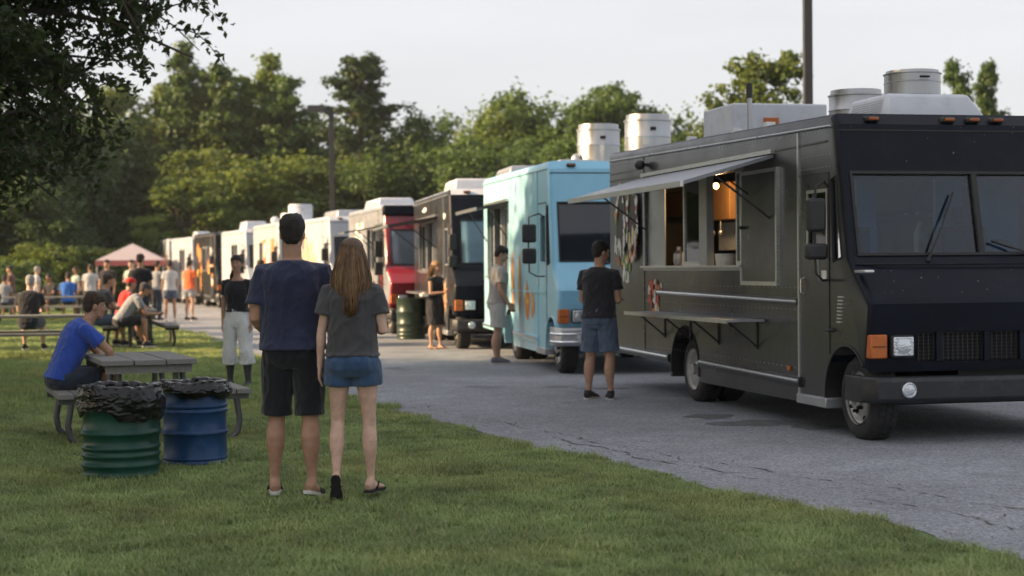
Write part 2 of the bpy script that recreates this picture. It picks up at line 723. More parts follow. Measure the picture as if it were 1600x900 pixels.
M_STEEL = mat('galvanised_steel', (.40, .41, .43), rough=.40, metal=.9, var=.14, vscale=5, rvar=.12, stretch=(1, 1, .2), dirt=(.3, .3, .31), dscale=6, damt=.35)
M_CHROME = mat('chrome', (.7, .7, .72), rough=.14, metal=1, var=.05)
M_RUB = mat('tyre_rubber', (.022, .022, .022), rough=.85, var=.25, vscale=12, bump=.3, bscale=40, dirt=(.09, .085, .075), dscale=5, damt=.4)
M_BPL = mat('black_plastic', (.018, .018, .019), rough=.5, var=.2, bump=.2, bscale=200)
M_BUMP = mat('bumper_black', (.017, .018, .021), rough=.42, var=.25, vscale=5, dirt=(.12, .12, .12), dscale=9, damt=.25)
M_RIM = mat('rim_paint', (.50, .49, .46), rough=.42, metal=.35, var=.12, vscale=7, dirt=(.13, .11, .09), dscale=7, damt=.6)
M_DRK = mat('dark_cavity', (.012, .012, .012), rough=.9)
M_INT = mat('interior_steel', (.15, .13, .11), rough=.45, metal=.4, var=.2, vscale=4)
M_INT2 = mat('bulkhead_grey', (.66, .68, .70), rough=.6, var=.1)
M_WOODC = mat('interior_ply', (.30, .15, .055), rough=.6, var=.2, vscale=9, stretch=(1, 1, .15))
M_ORG = mat('orange_lens', (.50, .125, .016), rough=.25, var=.15, bump=.4, bscale=150, coat=.2)
M_ORG2 = mat('marker_lens', (.30, .075, .012), rough=.3, var=.15)
M_LENS = mat('clear_lens', (.62, .66, .70), rough=.1, metal=.75, var=.15, vscale=25, bump=.35, bscale=60, coat=1)
M_WGL = glass('windscreen_glass', (.44, .61, .76), .0)
M_SGL = glass('side_glass', (.45, .5, .48), .02)
M_DGL = mat('tinted_glass', (.012, .018, .026), rough=.06, var=.2, spec=.8)
M_LGL = mat('reflecting_screen', (.30, .36, .42), rough=.1, metal=.55, var=.1)
M_DO = mat('decal_orange', (.60, .23, .05), rough=.5, var=.22, vscale=9)
M_DT = mat('decal_tan', (.50, .38, .27), rough=.5, var=.2, vscale=7)
M_DW = mat('decal_white', (.72, .70, .66), rough=.5, var=.15, vscale=12)
M_DR = mat('decal_red', (.50, .05, .03), rough=.5, var=.2, vscale=9)
M_DG = mat('decal_green', (.16, .26, .06), rough=.5, var=.25, vscale=9)
M_DK = mat('decal_dark', (.03, .025, .022), rough=.5, var=.3, vscale=12)
M_DY = mat('decal_yellow', (.72, .46, .06), rough=.5, var=.2, vscale=12)
M_CHIP = mat('paint_chip', (.16, .165, .17), rough=.6)
M_TRIMB = mat('trim_black_rubber', (.012, .012, .013), rough=.55)
M_BULB = emit('warm_bulb', (1.0, .62, .22), 5)


def wheel(parent, x, y, r, w, lugs=True, rear=False, name='wheel'):
    """outer face at x, axle along +x"""
    root = empty(name, (x, y, r), 0, parent)
    t = MB()
    rr = r * .60
    prof = [(rr, .03), (rr + .03, .012), (r * .82, .0), (r * .93, .012), (r * .985, .04), (r, .07), (r, w - .07), (r * .985, w - .03), (r * .9, w), (rr, w - .02)]
    prof = prof + [prof[0]]
    t.lathe([(a, h) for a, h in prof], axis='x', n=40, caps=False)
    for k in range(40):
        for xx in (.075, .135, .19):
            a = 2 * PI * (k + (.5 if xx == .135 else 0)) / 40
            c = V3((xx, (r + .001) * math.cos(a), (r + .001) * math.sin(a)))
            t.obox(c, (.024, 0, 0), V3((0, -math.sin(a), math.cos(a))) * r * .058, V3((0, math.cos(a), math.sin(a))) * .007)
    t.build('tyre', M_RUB, root, 40)
    m = MB()
    if rear:   # dished rim
        pr = [(rr + .012, .0), (rr + .012, .02), (rr - .02, .03), (rr - .045, .10), (r * .40, .125), (r * .26, .12), (r * .24, .05), (r * .12, .035), (.001, .035)]
    else:
        pr = [(rr + .012, .0), (rr + .012, .025), (rr - .015, .035), (rr - .04, .075), (r * .46, .062), (r * .36, .02), (r * .27, .012), (r * .26, -.015), (r * .13, -.022), (.001, -.022)]
    m.lathe([(a, h) for a, h in pr], axis='x', n=36, caps=False)
    ro = m.build('rim', M_RIM, root, 30)
    if lugs:
        d = MB()
        off = .045 if not rear else .112
        for k in range(6):
            a = 2 * PI * k / 6 + .3
            c = V3((off + .012, r * .485 * math.cos(a), r * .485 * math.sin(a)))
            fr = (V3((1., 0, 0)), V3((0, -math.sin(a), math.cos(a))), V3((0, math.cos(a), math.sin(a))))
            d.ell(c, (.012, r * .10, r * .058), 12, 6, fr)
        tag(d.build('hand_hole', M_DRK, ro), kind='stuff')
        ln = MB()
        for k in range(8):
            a = 2 * PI * k / 8
            x0 = .0 if not rear else .11
            c = (x0, r * .305 * math.cos(a), r * .305 * math.sin(a))
            ln.lathe([(.017, x0 - .03), (.017, x0 + .02)], (0, c[1], c[2]), 'x', 6)
        tag(ln.build('lug_nuts', M_DRK, ro), kind='stuff')
        hb = MB().lathe([(r * .17, .03), (r * .16, -.03 if not rear else -.01), (r * .09, -.04 if not rear else -.015), (.001, -.04 if not rear else -.015)], axis='x', n=20)
        hb.build('hub', M_ALU2, ro)
    return root


def slab_yz(mb, p0, p1, t0, t1, x0, x1):
    """box on the line p0-p1 in the y-z plane between offsets t0..t1 along the outward (front) normal"""
    p0, p1 = V3(p0, float), V3(p1, float)
    d = nrm(p1 - p0)
    n = V3((-d[1], d[0]))
    poly = [p0 + n * t0, p1 + n * t0, p1 + n * t1, p0 + n * t1]
    return mb.prism([tuple(q) for q in poly], x0, x1, 'x')


def blob_poly(rs, cy, cz, ry, rz, n=11, j=.35):
    return [(cy + ry * (1 + rs.uniform(-j, j)) * math.cos(2 * PI * k / n), cz + rz * (1 + rs.uniform(-j, j)) * math.sin(2 * PI * k / n)) for k in range(n)]


def decal(parent, shapes, mats, x=-.0045, name='decal', label=None):
    """flat printed film on the serving side: list of (material index, polygon in y,z)"""
    mb = MB()
    for k, (mi, poly) in enumerate(shapes):
        mb.cur = mi
        a = sum(poly[i][0] * poly[(i + 1) % len(poly)][1] - poly[(i + 1) % len(poly)][0] * poly[i][1] for i in range(len(poly)))
        if a > 0:
            poly = poly[::-1]
        mb.add([(x - .0004 * k, p[0], p[1]) for p in poly], [tuple(range(len(poly)))])
    o = mb.build(name, mats, parent, smooth=None)
    if label:
        o['label'] = label
    return o


def mirror(root, y, zs, x=-.24, size=(.11, .17), base=None):
    """a rank of mirror heads on a bent tube arm"""
    y0, y1 = y
    mo = MB()
    zt, zb = zs[0][0] + zs[0][1] + .12, zs[-1][0] - zs[-1][1] - .18
    mo.tube([(0, y1, zt), (x * .5, y0 + .04, zt + .03), (x, y0, zt - .02), (x - .01, y0, (zt + zb) / 2), (x, y0, zb + .06), (x * .6, y0 + .03, zb), (0, y1, zb)], .011, 8)
    m = mo.build('mirror', M_BPL, root)
    for k, (zc, hh, hw) in enumerate(zs):
        h = MB()
        h.box(x - hw, x + hw, y0 - .05, y0 + .035, zc - hh, zc + hh)
        ho = h.build('mirror_head', M_BPL, m, 40, bevel=.03, seg=3)
    return m


def vent_fan(root, x, y, z0, r, h, name='roof_vent', m=None):
    m = m or M_STEEL
    v = MB()
    v.lathe([(r * 1.1, z0), (r * 1.1, z0 + .02), (r * .985, z0 + .03), (r * .98, z0 + h * .55), (r, z0 + h * .56), (r, z0 + h * .58), (r * .98, z0 + h * .6), (r * .98, z0 + h * .86), (r * 1.02, z0 + h * .87),
             (r * 1.02, z0 + h * .9), (r * .93, z0 + h * .91), (r * .92, z0 + h), (r * .88, z0 + h), (r * .88, z0 + h * .8), (.001, z0 + h * .8)], (x, y, 0), n=32)
    o = v.build(name, m, root, 35)
    b = MB()
    for a in np.linspace(0, 2 * PI, 14, endpoint=False):
        b.ell((x + r * .99 * math.cos(a), y + r * .99 * math.sin(a), z0 + h * .93 * .94), (.006, .006, .006), 6, 4)
    b.box(x - .05, x + .04, y - r - .012, y - r + .02, z0 + h * .68, z0 + h * .74)
    tag(b.build('rivets', M_DRK if m is not M_WHT2 else M_ALU2, o), kind='stuff')
    return o


def ac_unit(root, x0, x1, y0, y1, z0, z1, m=None):
    m = m or M_WHT2
    a = MB()
    s = min(.14, (x1 - x0) * .15)
    a.rings([[(x0, y0, z0), (x1, y0, z0), (x1, y1, z0), (x0, y1, z0)], [(x0, y0, z0 + .05), (x1, y0, z0 + .05), (x1, y1, z0 + .05), (x0, y1, z0 + .05)],
             [(x0 + s * .4, y0 + s * .5, z1), (x1 - s, y0 + s * .5, z1), (x1 - s, y1 - s * .3, z1), (x0 + s * .4, y1 - s * .3, z1)]])
    o = a.build('air_conditioner', m, root, 30, bevel=.035, seg=3)
    g_ = MB()
    n = 7
    for k in range(n):
        z = z0 + .07 + (z1 - z0 - .12) * k / n
        g_.box(x0 + .002 + s * .3 * (k / n), x0 + .03 + s * .4 * (k / n), y0 + .12, y1 - .12, z, z + .012)
    g_.build('grille', M_ALU2, o)
    return o


def truck(sp):
    ox, oy = sp['loc']
    L, W, H = sp['L'], sp['W'], sp['H']
    rise = sp.get('rise', 0)
    root = empty(sp.get('name', 'food_truck'), (ox, oy, 0), sp['rz'])
    tag(root, sp['label'], 'food truck', 'food trucks parked in a row')
    k = H / 2.82
    yf, yr, rw = sp.get('yf', .2), sp['yr'], sp.get('rw', .36)
    zt = lambda z: 1.5 + (z - 1.5) * (H - 1.5) / 1.32
    nose = sp.get('nose', .24)
    Pw0, Pw1 = (.17, 1.57), (.33, zt(2.3))
    prof = [(-.16, .60), (-nose + .03, .93), (-nose, 1.17), (-nose + .05, 1.24), (.06, 1.45), Pw0, Pw1, (.41, zt(2.72)), (.52, H), (L, H + rise), (L, .45), (yr + .55, .45), (yr + .55, .25), (.62, .25), (.5, .60)]
    ps, pf, pr = sp['side'], sp.get('front', sp['side']), sp.get('roof', sp['side'])
    b = MB().prism(prof[::-1], 0, W, 'x')
    bm = bmesh.new()
    me0 = b.mesh('body', ps)
    bm.from_mesh(me0)
    bm.edges.ensure_lookup_table()
    sel = []
    for e in bm.edges:
        a, c = e.verts
        if abs(a.co.x - c.co.x) < 1e-5:
            # the outer outline edges of both sides, front and top
            ys_ = (a.co.y, c.co.y)
            zs_ = (a.co.z, c.co.z)
            if min(zs_) > .55 and (max(ys_) < .56 or (min(zs_) > H - .05)):
                sel.append(e)
    bmesh.ops.bevel(bm, geom=sel, offset=sp.get('rad', .07), segments=4, profile=.5, affect='EDGES')
    bmesh.ops.recalc_face_normals(bm, faces=bm.faces)
    bm.to_mesh(me0)
    bm.free()
    # --- cut-outs
    cut = []
    ci = MB().prism([(.40, .80), (.40, 1.42), (Pw1[0] + .22, zt(2.3)), (.66, H - .08), (L - .06, H - .08), (L - .06, .80)][::-1], .06, W - .06, 'x')
    cut.append(ci)
    wa = MB().lathe([(.44, -.3), (.44, .50)], (0, yf + .02, .37), 'x', 28)
    wa.lathe([(.44, W - .5), (.44, W + .3)], (0, yf + .02, .37), 'x', 28)
    wa.lathe([(.47, -.3), (.47, .62)], (0, yr + .02, .36), 'x', 28)
    wa.lathe([(.47, W - .62), (.47, W + .3)], (0, yr + .02, .36), 'x', 28)
    cut.append(wa)
    # windscreen panes
    ws = sp.get('screens', [(.095, W / 2 - .012), (W / 2 + .012, W - .095)])
    d = nrm(V3(Pw1) - V3(Pw0))
    wb, wt = V3(Pw0) + d * .015, V3(Pw1) - d * .005
    wc = MB()
    for x0, x1 in ws:
        slab_yz(wc, wb, wt, -.4, .25, x0, x1)
    cut.append(wc)
    wins = sp['windows']      # list of (y0,y1,z0,z1)
    sc = MB()
    for (y0, y1, z0, z1) in wins:
        sc.box(-.2, .2, y0, y1, z0, z1)
    dw = sp.get('doorwin', [(.62, 1.02, 1.58, 2.14)])
    for (y0, y1, z0, z1) in dw:
        sc.box(-.2, .2, y0, y1, z0, zt(z1))
    sc.box(W - .2, W + .2, .52, 1.35, 1.5, zt(2.25))
    vw = [(.30, 1.56), (.48, 1.53), (.52, zt(2.24)), (.42, zt(2.27))]
    sc.prism(vw, -.2, .2, 'x')
    cut.append(sc)
    # grille recess and lamp recess on the nose
    gr = MB()
    gr.box(.44, W - .44, -nose - .3, -.10, .68, .93)
    cut.append(gr)
    me = bool_cut(me0, cut)
    mats = [ps, pf, pr, M_INT]
    me.materials.clear()
    for q in mats:
        me.materials.append(q)
    mi = np.zeros(len(me.polygons), np.int32)
    for p in me.polygons:
        c, n = p.center, p.normal
        if n.z > .6 and c.z > H - .12:
            mi[p.index] = 2
        elif .05 < c.x < W - .05 and .42 < c.y < L - .03 and c.z > .7 and c.z < H - .05:
            mi[p.index] = 3
        elif c.y < .56 and n.y < -.35:
            mi[p.index] = 1
    me.polygons.foreach_set('material_index', mi)
    me.shade_smooth()
    me.set_sharp_from_angle(angle=R(28))
    link('body', me, root)
    # chassis underneath
    ch = MB()
    ch.box(.55, .72, -.1, L - .2, .38, .55)
    ch.box(W - .72, W - .55, -.1, L - .2, .38, .55)
    ch.box(.5, W - .5, yf - .06, yf + .06, .3, .42)
    ch.tube([(.15, yr, .36), (W - .15, yr, .36)], .09, 10)
    ch.ell((W / 2, yr, .36), (.2, .2, .2))
    ch.box(.3, W - .3, .95, yr - .75, .42, .6)
    ch.box(.9, W - .9, -.05, .75, .42, .66)
    ch.each('chassis', M_BPL, root)
    # wheels
    for side in (0, 1):
        for (yy, re) in ((yf, 0), (yr, 1)):
            wd = .24 if not re else .25
            o = wheel(root, .08 if side == 0 else W - .08, yy, rw, wd, True, bool(re))
            if side:
                o.rotation_euler = (0, 0, PI)
            if re:
                t = MB()
                x0 = (.36 if side == 0 else W - .36)
                t.lathe([(rw * .5, 0), (rw * .9, 0), (rw, .05), (rw, .2), (rw * .9, .25), (rw * .5, .25)], (x0 if side == 0 else x0 - .25, yy, rw), 'x', 32)
                t.build('inner_tyre', M_RUB, root)
    # arch trim
    for yy, r_ in ((yf + .02, .44), (yr + .02, .47)):
        tr = MB()
        pts = [(-.004, yy + r_ * math.cos(a), .365 + r_ * math.sin(a)) for a in np.linspace(-.12 if yy > 1 else -.1, PI * (.78 if yy < 1 else 1.04), 24)]
        tr.tube(pts, .011, 6)
        tr.build('arch_trim', sp.get('trimm', M_TRIMB), root)
    # windscreen glass + rubber
    gl = sp.get('glass', M_WGL)
    for x0, x1 in ws:
        q = slab_yz(MB(), wb - d * .004, wt + d * .004, -.035, -.025, x0 - .004, x1 + .004)
        wo_ = q.build('windscreen', gl, root, None)
        fr = MB()
        for (a0, a1, e0, e1) in ((wb - d * .012, wb + d * .012, x0 - .012, x1 + .012), (wt - d * .012, wt + d * .012, x0 - .012, x1 + .012)):
            slab_yz(fr, a0, a1, -.02, .012, e0, e1)
        for e in (x0, x1):
            slab_yz(fr, wb + d * .012, wt - d * .012, -.02, .0125, e - .012, e + .012)
        fr.build('screen_seal', M_TRIMB, wo_, None)
    # wipers
    for xa, xb, f1 in sp.get('wipers', [(.72, 1.02, .72), (1.85, 1.36, .14)]):
        wiper = MB()
        n = V3((-d[1], d[0]))
        base = wb - d * .06 + n * .03
        q0 = V3((xa, base[0], base[1]))
        e = wb + d * (np.linalg.norm(wt - wb) * f1) + n * .018
        q1 = V3((xb, e[0], e[1]))
        wiper.tube([q0, q0 * .5 + q1 * .5 + V3((0, -.03, 0)), q1], [.014, .009, .007], 6)
        sd = nrm(q1 - q0)
        wiper.tube([q0 * .35 + q1 * .65 - V3((0, .008, 0)), q1 + sd * .02], .012, 5)
        wiper.ell(q0, (.025, .025, .025), 8, 6)
        wiper.build('wiper', M_TRIMB, root)
    # door and vent glass
    for (y0, y1, z0, z1) in dw:
        z1 = zt(z1)
        q = MB().box(.018, .026, y0 - .003, y1 + .003, z0 - .003, z1 + .003).build('door_glass', sp.get('dglass', M_SGL), root, None)
        f = MB()
        for a in ((y0 - .03, y0, z0 - .03, z1 + .03), (y1, y1 + .03, z0 - .03, z1 + .03), (y0, y1, z0 - .03, z0), (y0, y1, z1, z1 + .03)):
            f.box(-.010, .014, *a)
        f.build('window_frame', sp.get('wframe', M_ALU2), q, None)
    MB().box(W - .03, W - .022, .515, 1.355, 1.495, zt(2.25) + .005).build('driver_glass', M_SGL, root, None)
    f = MB().prism(vw, .018, .026, 'x')
    f.build('vent_glass', sp.get('dglass', M_SGL), root, None)
    f = MB()
    f.tube([(0, a[0], a[1]) for a in vw + vw[:2]], .012, 6)
    f.build('vent_frame', M_TRIMB, root)
    # bumper
    bb = MB()
    bz0, bz1 = sp.get('bump', (.345, .565))
    xs = [(-.035, .16), (-.035, -.16), (.05, -.29), (.3, -.325), (W / 2, -.345), (W - .3, -.325), (W - .05, -.29), (W + .035, -.16), (W + .035, .0)]
    zs = [(bz0, .03), (bz0 + .03, 0), (bz1 - .03, 0), (bz1, .03)]
    rings_ = []
    for (x, y) in xs:
        rings_.append([(x, y + e, z) for z, e in zs] + [(min(max(x, .05), W - .05), y + .12, bz1), (min(max(x, .05), W - .05), y + .12, bz0)])
    bb.rings(rings_)
    bo = bb.build('bumper', sp.get('bumpm', M_BUMP), root, 30, bevel=.012)
    if sp.get('chrome_strips'):
        cs = MB()
        for z in (bz0 + .06, bz0 + .17):
            cs.tube([(x, y - .008, z) for x, y in xs], .022, 8)
        cs.each('bumper_strip', M_CHROME, bo)
    # grille
    gm = MB()
    gy = -nose + .075
    for x in np.arange(.47, W - .46, .045):
        gm.box(x, x + .008, gy - .006, gy + .006, .69, .92)
    for z in np.arange(.705, .92, .03):
        gm.box(.46, W - .46, gy - .004, gy + .004, z, z + .007)
    go = gm.build('grille', M_BPL, root, None)
    gp = MB()
    for x in (.62, 1.06, 1.39, W - .66):
        gp.box(x, x + .05, gy - .045, gy - .012, .685, .925)
    gp.each('grille_post', pf, go, None)
    MB().box(.45, W - .45, -.106, -.098, .68, .93).build('grille_backing', M_DRK, go, None)
    # lamps
    for s in (0, 1):
        fx = (lambda q: q) if s == 0 else (lambda q: W - q)
        lo = MB()
        x0, x1 = sorted((fx(.19), fx(.40)))
        yq = -nose - .004
        lo.box(x0, x1, yq - .012, yq + .05, .72, .91)
        hl = lo.build('headlight', M_BPL, root, 35, bevel=.02)
        MB().box(x0 + .014, x1 - .014, yq - .026, yq - .005, .734, .896).build('lens', M_LENS, hl, 40, bevel=.014, seg=3)
        MB().lathe([(.06, 0), (.062, -.02), (.02, -.03), (.001, -.03)], (0, 0, 0), 'y', 20).build('reflector', M_LENS, hl).location = ((x0 + x1) / 2, yq - .012, .815)
        x0, x1 = sorted((fx(.012), fx(.165)))
        il = MB()
        il.box(x0, x1, yq - .01 + .02, yq + .2, .715, .915)
        io = il.build('indicator', M_ORG, root, 35, bevel=.012)
        MB().box(x0 + .02, x1 - .02, yq + .004, yq + .011, .812, .818).build('lens_bar', M_DRK, io, None)
        if sp.get('fog', True):
            fo = MB().lathe([(.066, 0), (.066, -.02), (.056, -.03), (.05, -.022), (.001, -.03)], axis='y', n=24).build('fog_lamp', M_LENS, root)
            fo.location = (fx(.31), -.318, (bz0 + bz1) / 2)
    # marker lamps along the cap
    cy, cz = .44, zt(2.765)
    for x in sp.get('markers', (.34, 1.06, 1.30, 1.53, W - .3)):
        m_ = MB().box(x - .062, x + .062, cy - .03 - .02, cy + .04, cz - .024, cz + .024).build('marker_lamp', M_BPL, root, 35, bevel=.014)
        MB().box(x - .045, x + .045, cy - .03 - .04, cy - .045, cz - .013, cz + .013).build('lens', M_ORG2, m_, 35, bevel=.008)
    # cap seam
    tr = MB()
    slab_yz(tr, (.397, zt(2.66)), (.399, zt(2.672)), .0, .004, .02, W - .02)
    tr.build('cap_seam', M_TRIMB, root, None)
    # roof gutter, in lengths
    gu = MB()
    hh = lambda y: H + rise * (y - .5) / (L - .5)
    n = 4
    for i in range(n):
        a, b_ = .5 + (L - .5) * i / n, .5 + (L - .5) * (i + 1) / n - .03
        gu.tube([(-.012, a, hh(a) - .11), (-.012, b_, hh(b_) - .11)], .011, 6)
    gu.each('gutter', sp.get('gutm', M_ALU2), root)
    # rub rails
    rl = sp.get('rails', [(1.2, yr - .52, .43, .46), (yr + .55, L - .02, .455, .475)])
    for (y0, y1, z0, z1) in rl:
        m_ = MB()
        m_.rings([[(x, y, z + q) for x, q in ((.0, -.05), (-.028, -.045), (-.034, -.012), (-.034, .012), (-.028, .045), (0, .05))] for y, z in ((y0, z0), (y1, z1))])
        ro = m_.build('rub_rail', sp.get('railm', M_BLK), root, None)
        m2 = MB()
        m2.rings([[(x, y, z + q) for x, q in ((-.032, -.018), (-.044, -.009), (-.046, 0), (-.044, .009), (-.032, .018))] for y, z in ((y0 + .01, z0 + .012), (y1 - .01, z1 + .012))])
        m2.build('rail_strip', M_ALU, ro, 50)
    # door seams, step
    ds = MB()
    dy0, dy1 = sp.get('door', (.56, 1.22))
    ds.box(-.014, .006, dy1, dy1 + .035, .27, hh(dy1) - .13)
    ds.build('door_post', sp.get('postm', M_ALU), root, None)
    ds = MB()
    ds.box(-.006, .006, dy0, dy0 + .012, .72, zt(2.3))
    ds.box(-.006, .006, dy0, dy1, zt(2.3), zt(2.3) + .014)
    ds.each('door_seam', M_TRIMB, root, None)
    st = MB().box(-.035, .25, dy0 + .03, dy1 + .03, .24, .33)
    st.build('step', M_ALU2, root, 30, bevel=.01)
    hd = MB().tube([(0, dy1 - .1, 1.38), (-.035, dy1 - .1, 1.37), (-.035, dy1 - .1, 1.25), (0, dy1 - .1, 1.24)], .010, 6)
    hd.build('door_handle', M_ALU, root)
    # serving windows
    for i, (y0, y1, z0, z1) in enumerate(wins):
        serving = sp.get('panes', [[(0, .22), (.5, .72)]])[min(i, len(sp.get('panes', [0])) - 1)]
        f = MB()
        t = .05
        for a in ((y0 - .03, y1 + .03, z0 - t, z0), (y0 - .03, y1 + .03, z1, z1 + t), (y0 - t, y0, z0 - .03, z1 + .03), (y1, y1 + t, z0 - .03, z1 + .03)):
            f.box(-.016, .075, *a)
        wf = f.build('serving_window', M_ALU2 if not sp.get('wmat') else sp['wmat'], root, None)
        if sp.get('ledge', True):
            MB().box(-.06, .10, y0 - .04, y1 + .04, z0 - .018, z0 + .004).build('sill', M_ALU, wf, None)
        for (f0, f1, kind) in serving:
            a, c = y0 + (y1 - y0) * f0, y0 + (y1 - y0) * f1
            if kind == 'post':
                MB().box(.0, .08, a, c, z0, z1).build('post', M_ALU2, wf, None)
                continue
            if kind == 'panel':
                MB().box(.03, .04, a, c, z0, z1).build('panel', M_ALU2, wf, None)
                continue
            MB().box(.045, .05, a, c, z0 + .02, z1 - .02).build('pane', M_SGL, wf, None)
            g2 = MB()
            for q in ((a, a + .035, z0, z1), (c - .035, c, z0, z1), (a + .035, c - .035, z0, z0 + .045), (a + .035, c - .035, z1 - .03, z1)):
                g2.box(.03, .065, *q)
            g2.build('sash', M_ALU, wf, None)
    # interior fittings: rear wall shelves, hood, counter
    it = MB()
    it.box(W - .62, W - .08, 1.6, L - .2, .8, 1.62)
    it.box(W - .40, W - .08, 1.8, L - .3, 1.98, 2.02)
    it.build('kitchen_counter', M_INT, root, None)
    it = MB()
    it.rings([[(W - .85, 2.4, 2.05), (W - .08, 2.4, 2.05), (W - .08, L - 1.4, 2.05), (W - .85, L - 1.4, 2.05)], [(W - .5, 2.5, 2.6), (W - .08, 2.5, 2.6), (W - .08, L - 1.6, 2.6), (W - .5, L - 1.6, 2.6)]])
    it.build('extractor_hood', M_INT, root, None)
    it = MB()
    rs = random.Random(sp.get('seed', 1))
    for q in range(12):
        y = rs.uniform(1.9, L - .5)
        r_ = rs.uniform(.04, .09)
        it.lathe([(r_, 0), (r_ * 1.05, rs.uniform(.1, .3)), (r_ * .5, .32)], (W - .35, y, 1.62 if q % 2 else 2.02), n=10)
    it.each('kitchen_pot', M_DW, root)
    # cab seats, wheel and bulkhead
    st = MB()
    for x in (.55, W - .75):
        st.box(x - .24, x + .24, .95, 1.4, .8, 1.22)
        st.box(x - .24, x + .24, 1.4, 1.52, 1.2, 1.85)
        st.box(x - .12, x + .12, 1.41, 1.5, 1.87, 2.05)
    st.each('cab_seat', M_BPL, root, 30, bevel=.04)
    MB().tube([(W - .75 + .2 * math.cos(a), .72 + .06 * math.sin(a), 1.52 + .19 * math.sin(a)) for a in np.linspace(0, 2 * PI, 25)], .014, 6).build('steering_wheel', M_BPL, root)
    if sp.get('bulk', True):
        bk = MB()
        bk.box(.07, .42, 1.62, 1.66, .8, zt(2.55))
        bk.box(.80, 1.0, 1.75, 1.79, .8, zt(2.5))
        bk.box(1.55, W - .07, 1.62, 1.66, .8, zt(2.6))
        bk.each('bulkhead', M_INT2, root, None)
        MB().box(.1, W - .1, .42, .62, 1.36, 1.46).build('dashboard', M_BPL, root, 30, bevel=.03)
    # awning
    for aw in sp.get('awnings', []):
        y0, y1, zh, dep, drop = aw['y0'], aw['y1'], aw['z'], aw['d'], aw['drop']
        m_ = MB()
        m_.rings([[(-.01, y0, zh), (-.01, y1, zh), (-.01, y1, zh - .035), (-.01, y0, zh - .035)], [(-dep, y0, zh - drop), (-dep, y1, zh - drop), (-dep, y1, zh - drop - .035), (-dep, y0, zh - drop - .035)]])
        ao = m_.build('awning', aw.get('mat', M_AWN), root, None)
        e = MB()
        e.box(-.045, .0, y0 - .02, y1 + .02, zh + .003, zh + .045)
        e.box(-dep - .012, -dep + .02, y0 - .004, y1 + .004, zh - drop - .05, zh - drop + .004)
        e.each('awning_rail', M_ALU, ao, None)
        s_ = MB()
        for y in (y0 + .06, y1 - .06):
            s_.tube([(-.01, y, zh - .62), (-dep * .62, y, zh - drop * .62 - .04)], .011, 6)
        s_.each('gas_strut', M_BPL, ao)
    return root


def place(pxf, zf, pxr, zr):
    """front-left and rear-left ground corners from bearing (tangent*2600) and distance -> loc, heading, length"""
    a = V3(((pxf - 800) / 2600 * zf, zf))
    b = V3(((pxr - 800) / 2600 * zr, zr))
    u = b - a
    return dict(loc=tuple(a), L=float(np.linalg.norm(u)), rz=math.atan2(-u[0], u[1]))


# ---------------------------------------------------------------- 1: black truck, nearest
T1 = dict(loc=(2.905, 14.01), rz=R(12.81), L=7.42, W=2.5, H=2.82, rise=.13, yr=4.47, side=M_BLK, front=M_NAVY_SKY, roof=M_NAVY_SKY,
          label='big black step van food truck nearest the camera with grey awning and serving shelf', seed=3,
          windows=[(2.67, 5.92, 1.50, 2.46)], panes=[[(0, .09, 'pane'), (.335, .41, 'post'), (.41, .60, 'pane'), (.80, 1.0, 'panel')]],
          awnings=[dict(y0=1.83, y1=5.95, z=2.555, d=.93, drop=.26)], wframe=M_ALU)
t1 = truck(T1)
L1 = 7.42
# folded-back hatch board
hb = MB().box(-.03, -.006, 1.72, 2.64, 1.335, 2.40).build('hatch_board', M_BLK, t1, None)
f = MB()
for q in ((1.70, 2.66, 1.305, 1.345), (1.70, 2.66, 2.39, 2.425), (1.695, 1.73, 1.345, 2.39), (2.63, 2.665, 1.345, 2.39)):
    f.box(-.04, -.001, *q)
f.build('hatch_frame', M_ALU, hb, None)
f = MB().box(-.075, -.035, 2.56, 2.62, 1.86, 1.89)
f.tube([(-.05, 2.4, 2.2), (-.35, 2.25, 2.36)], .010, 6)
f.each('hatch_latch', M_BPL, hb)
# serving shelf
sh = MB().box(-.40, -.02, 2.05, 5.45, .955, .98).build('serving_shelf', M_ALU2, t1, None, bevel=.004)
MB().box(-.415, -.40, 2.05, 5.45, .945, .985).build('shelf_edge', M_ALU, sh, None)
f = MB()
for y in (2.3, 3.4, 4.3, 5.2):
    f.tube([(0, y, .70), (-.30, y, .945)], .010, 6)
    f.box(-.012, .0, y - .015, y + .015, .68, .95)
f.each('shelf_bracket', M_BPL, sh)
# mid rail
m_ = MB()
m_.rings([[(x, y, z + q) for x, q in ((.0, -.035), (-.022, -.03), (-.026, .0), (-.022, .03), (0, .035))] for y, z in ((1.27, 1.165), (5.42, 1.20))])
mr_ = m_.build('trim_rail', M_BLK, t1, None)
m_ = MB()
m_.rings([[(x, y, z + q) for x, q in ((-.02, -.018), (-.034, -.009), (-.036, 0), (-.034, .009), (-.02, .018))] for y, z in ((1.27, 1.165), (5.42, 1.20))])
m_.build('rail_strip', M_ALU, mr_, 50)
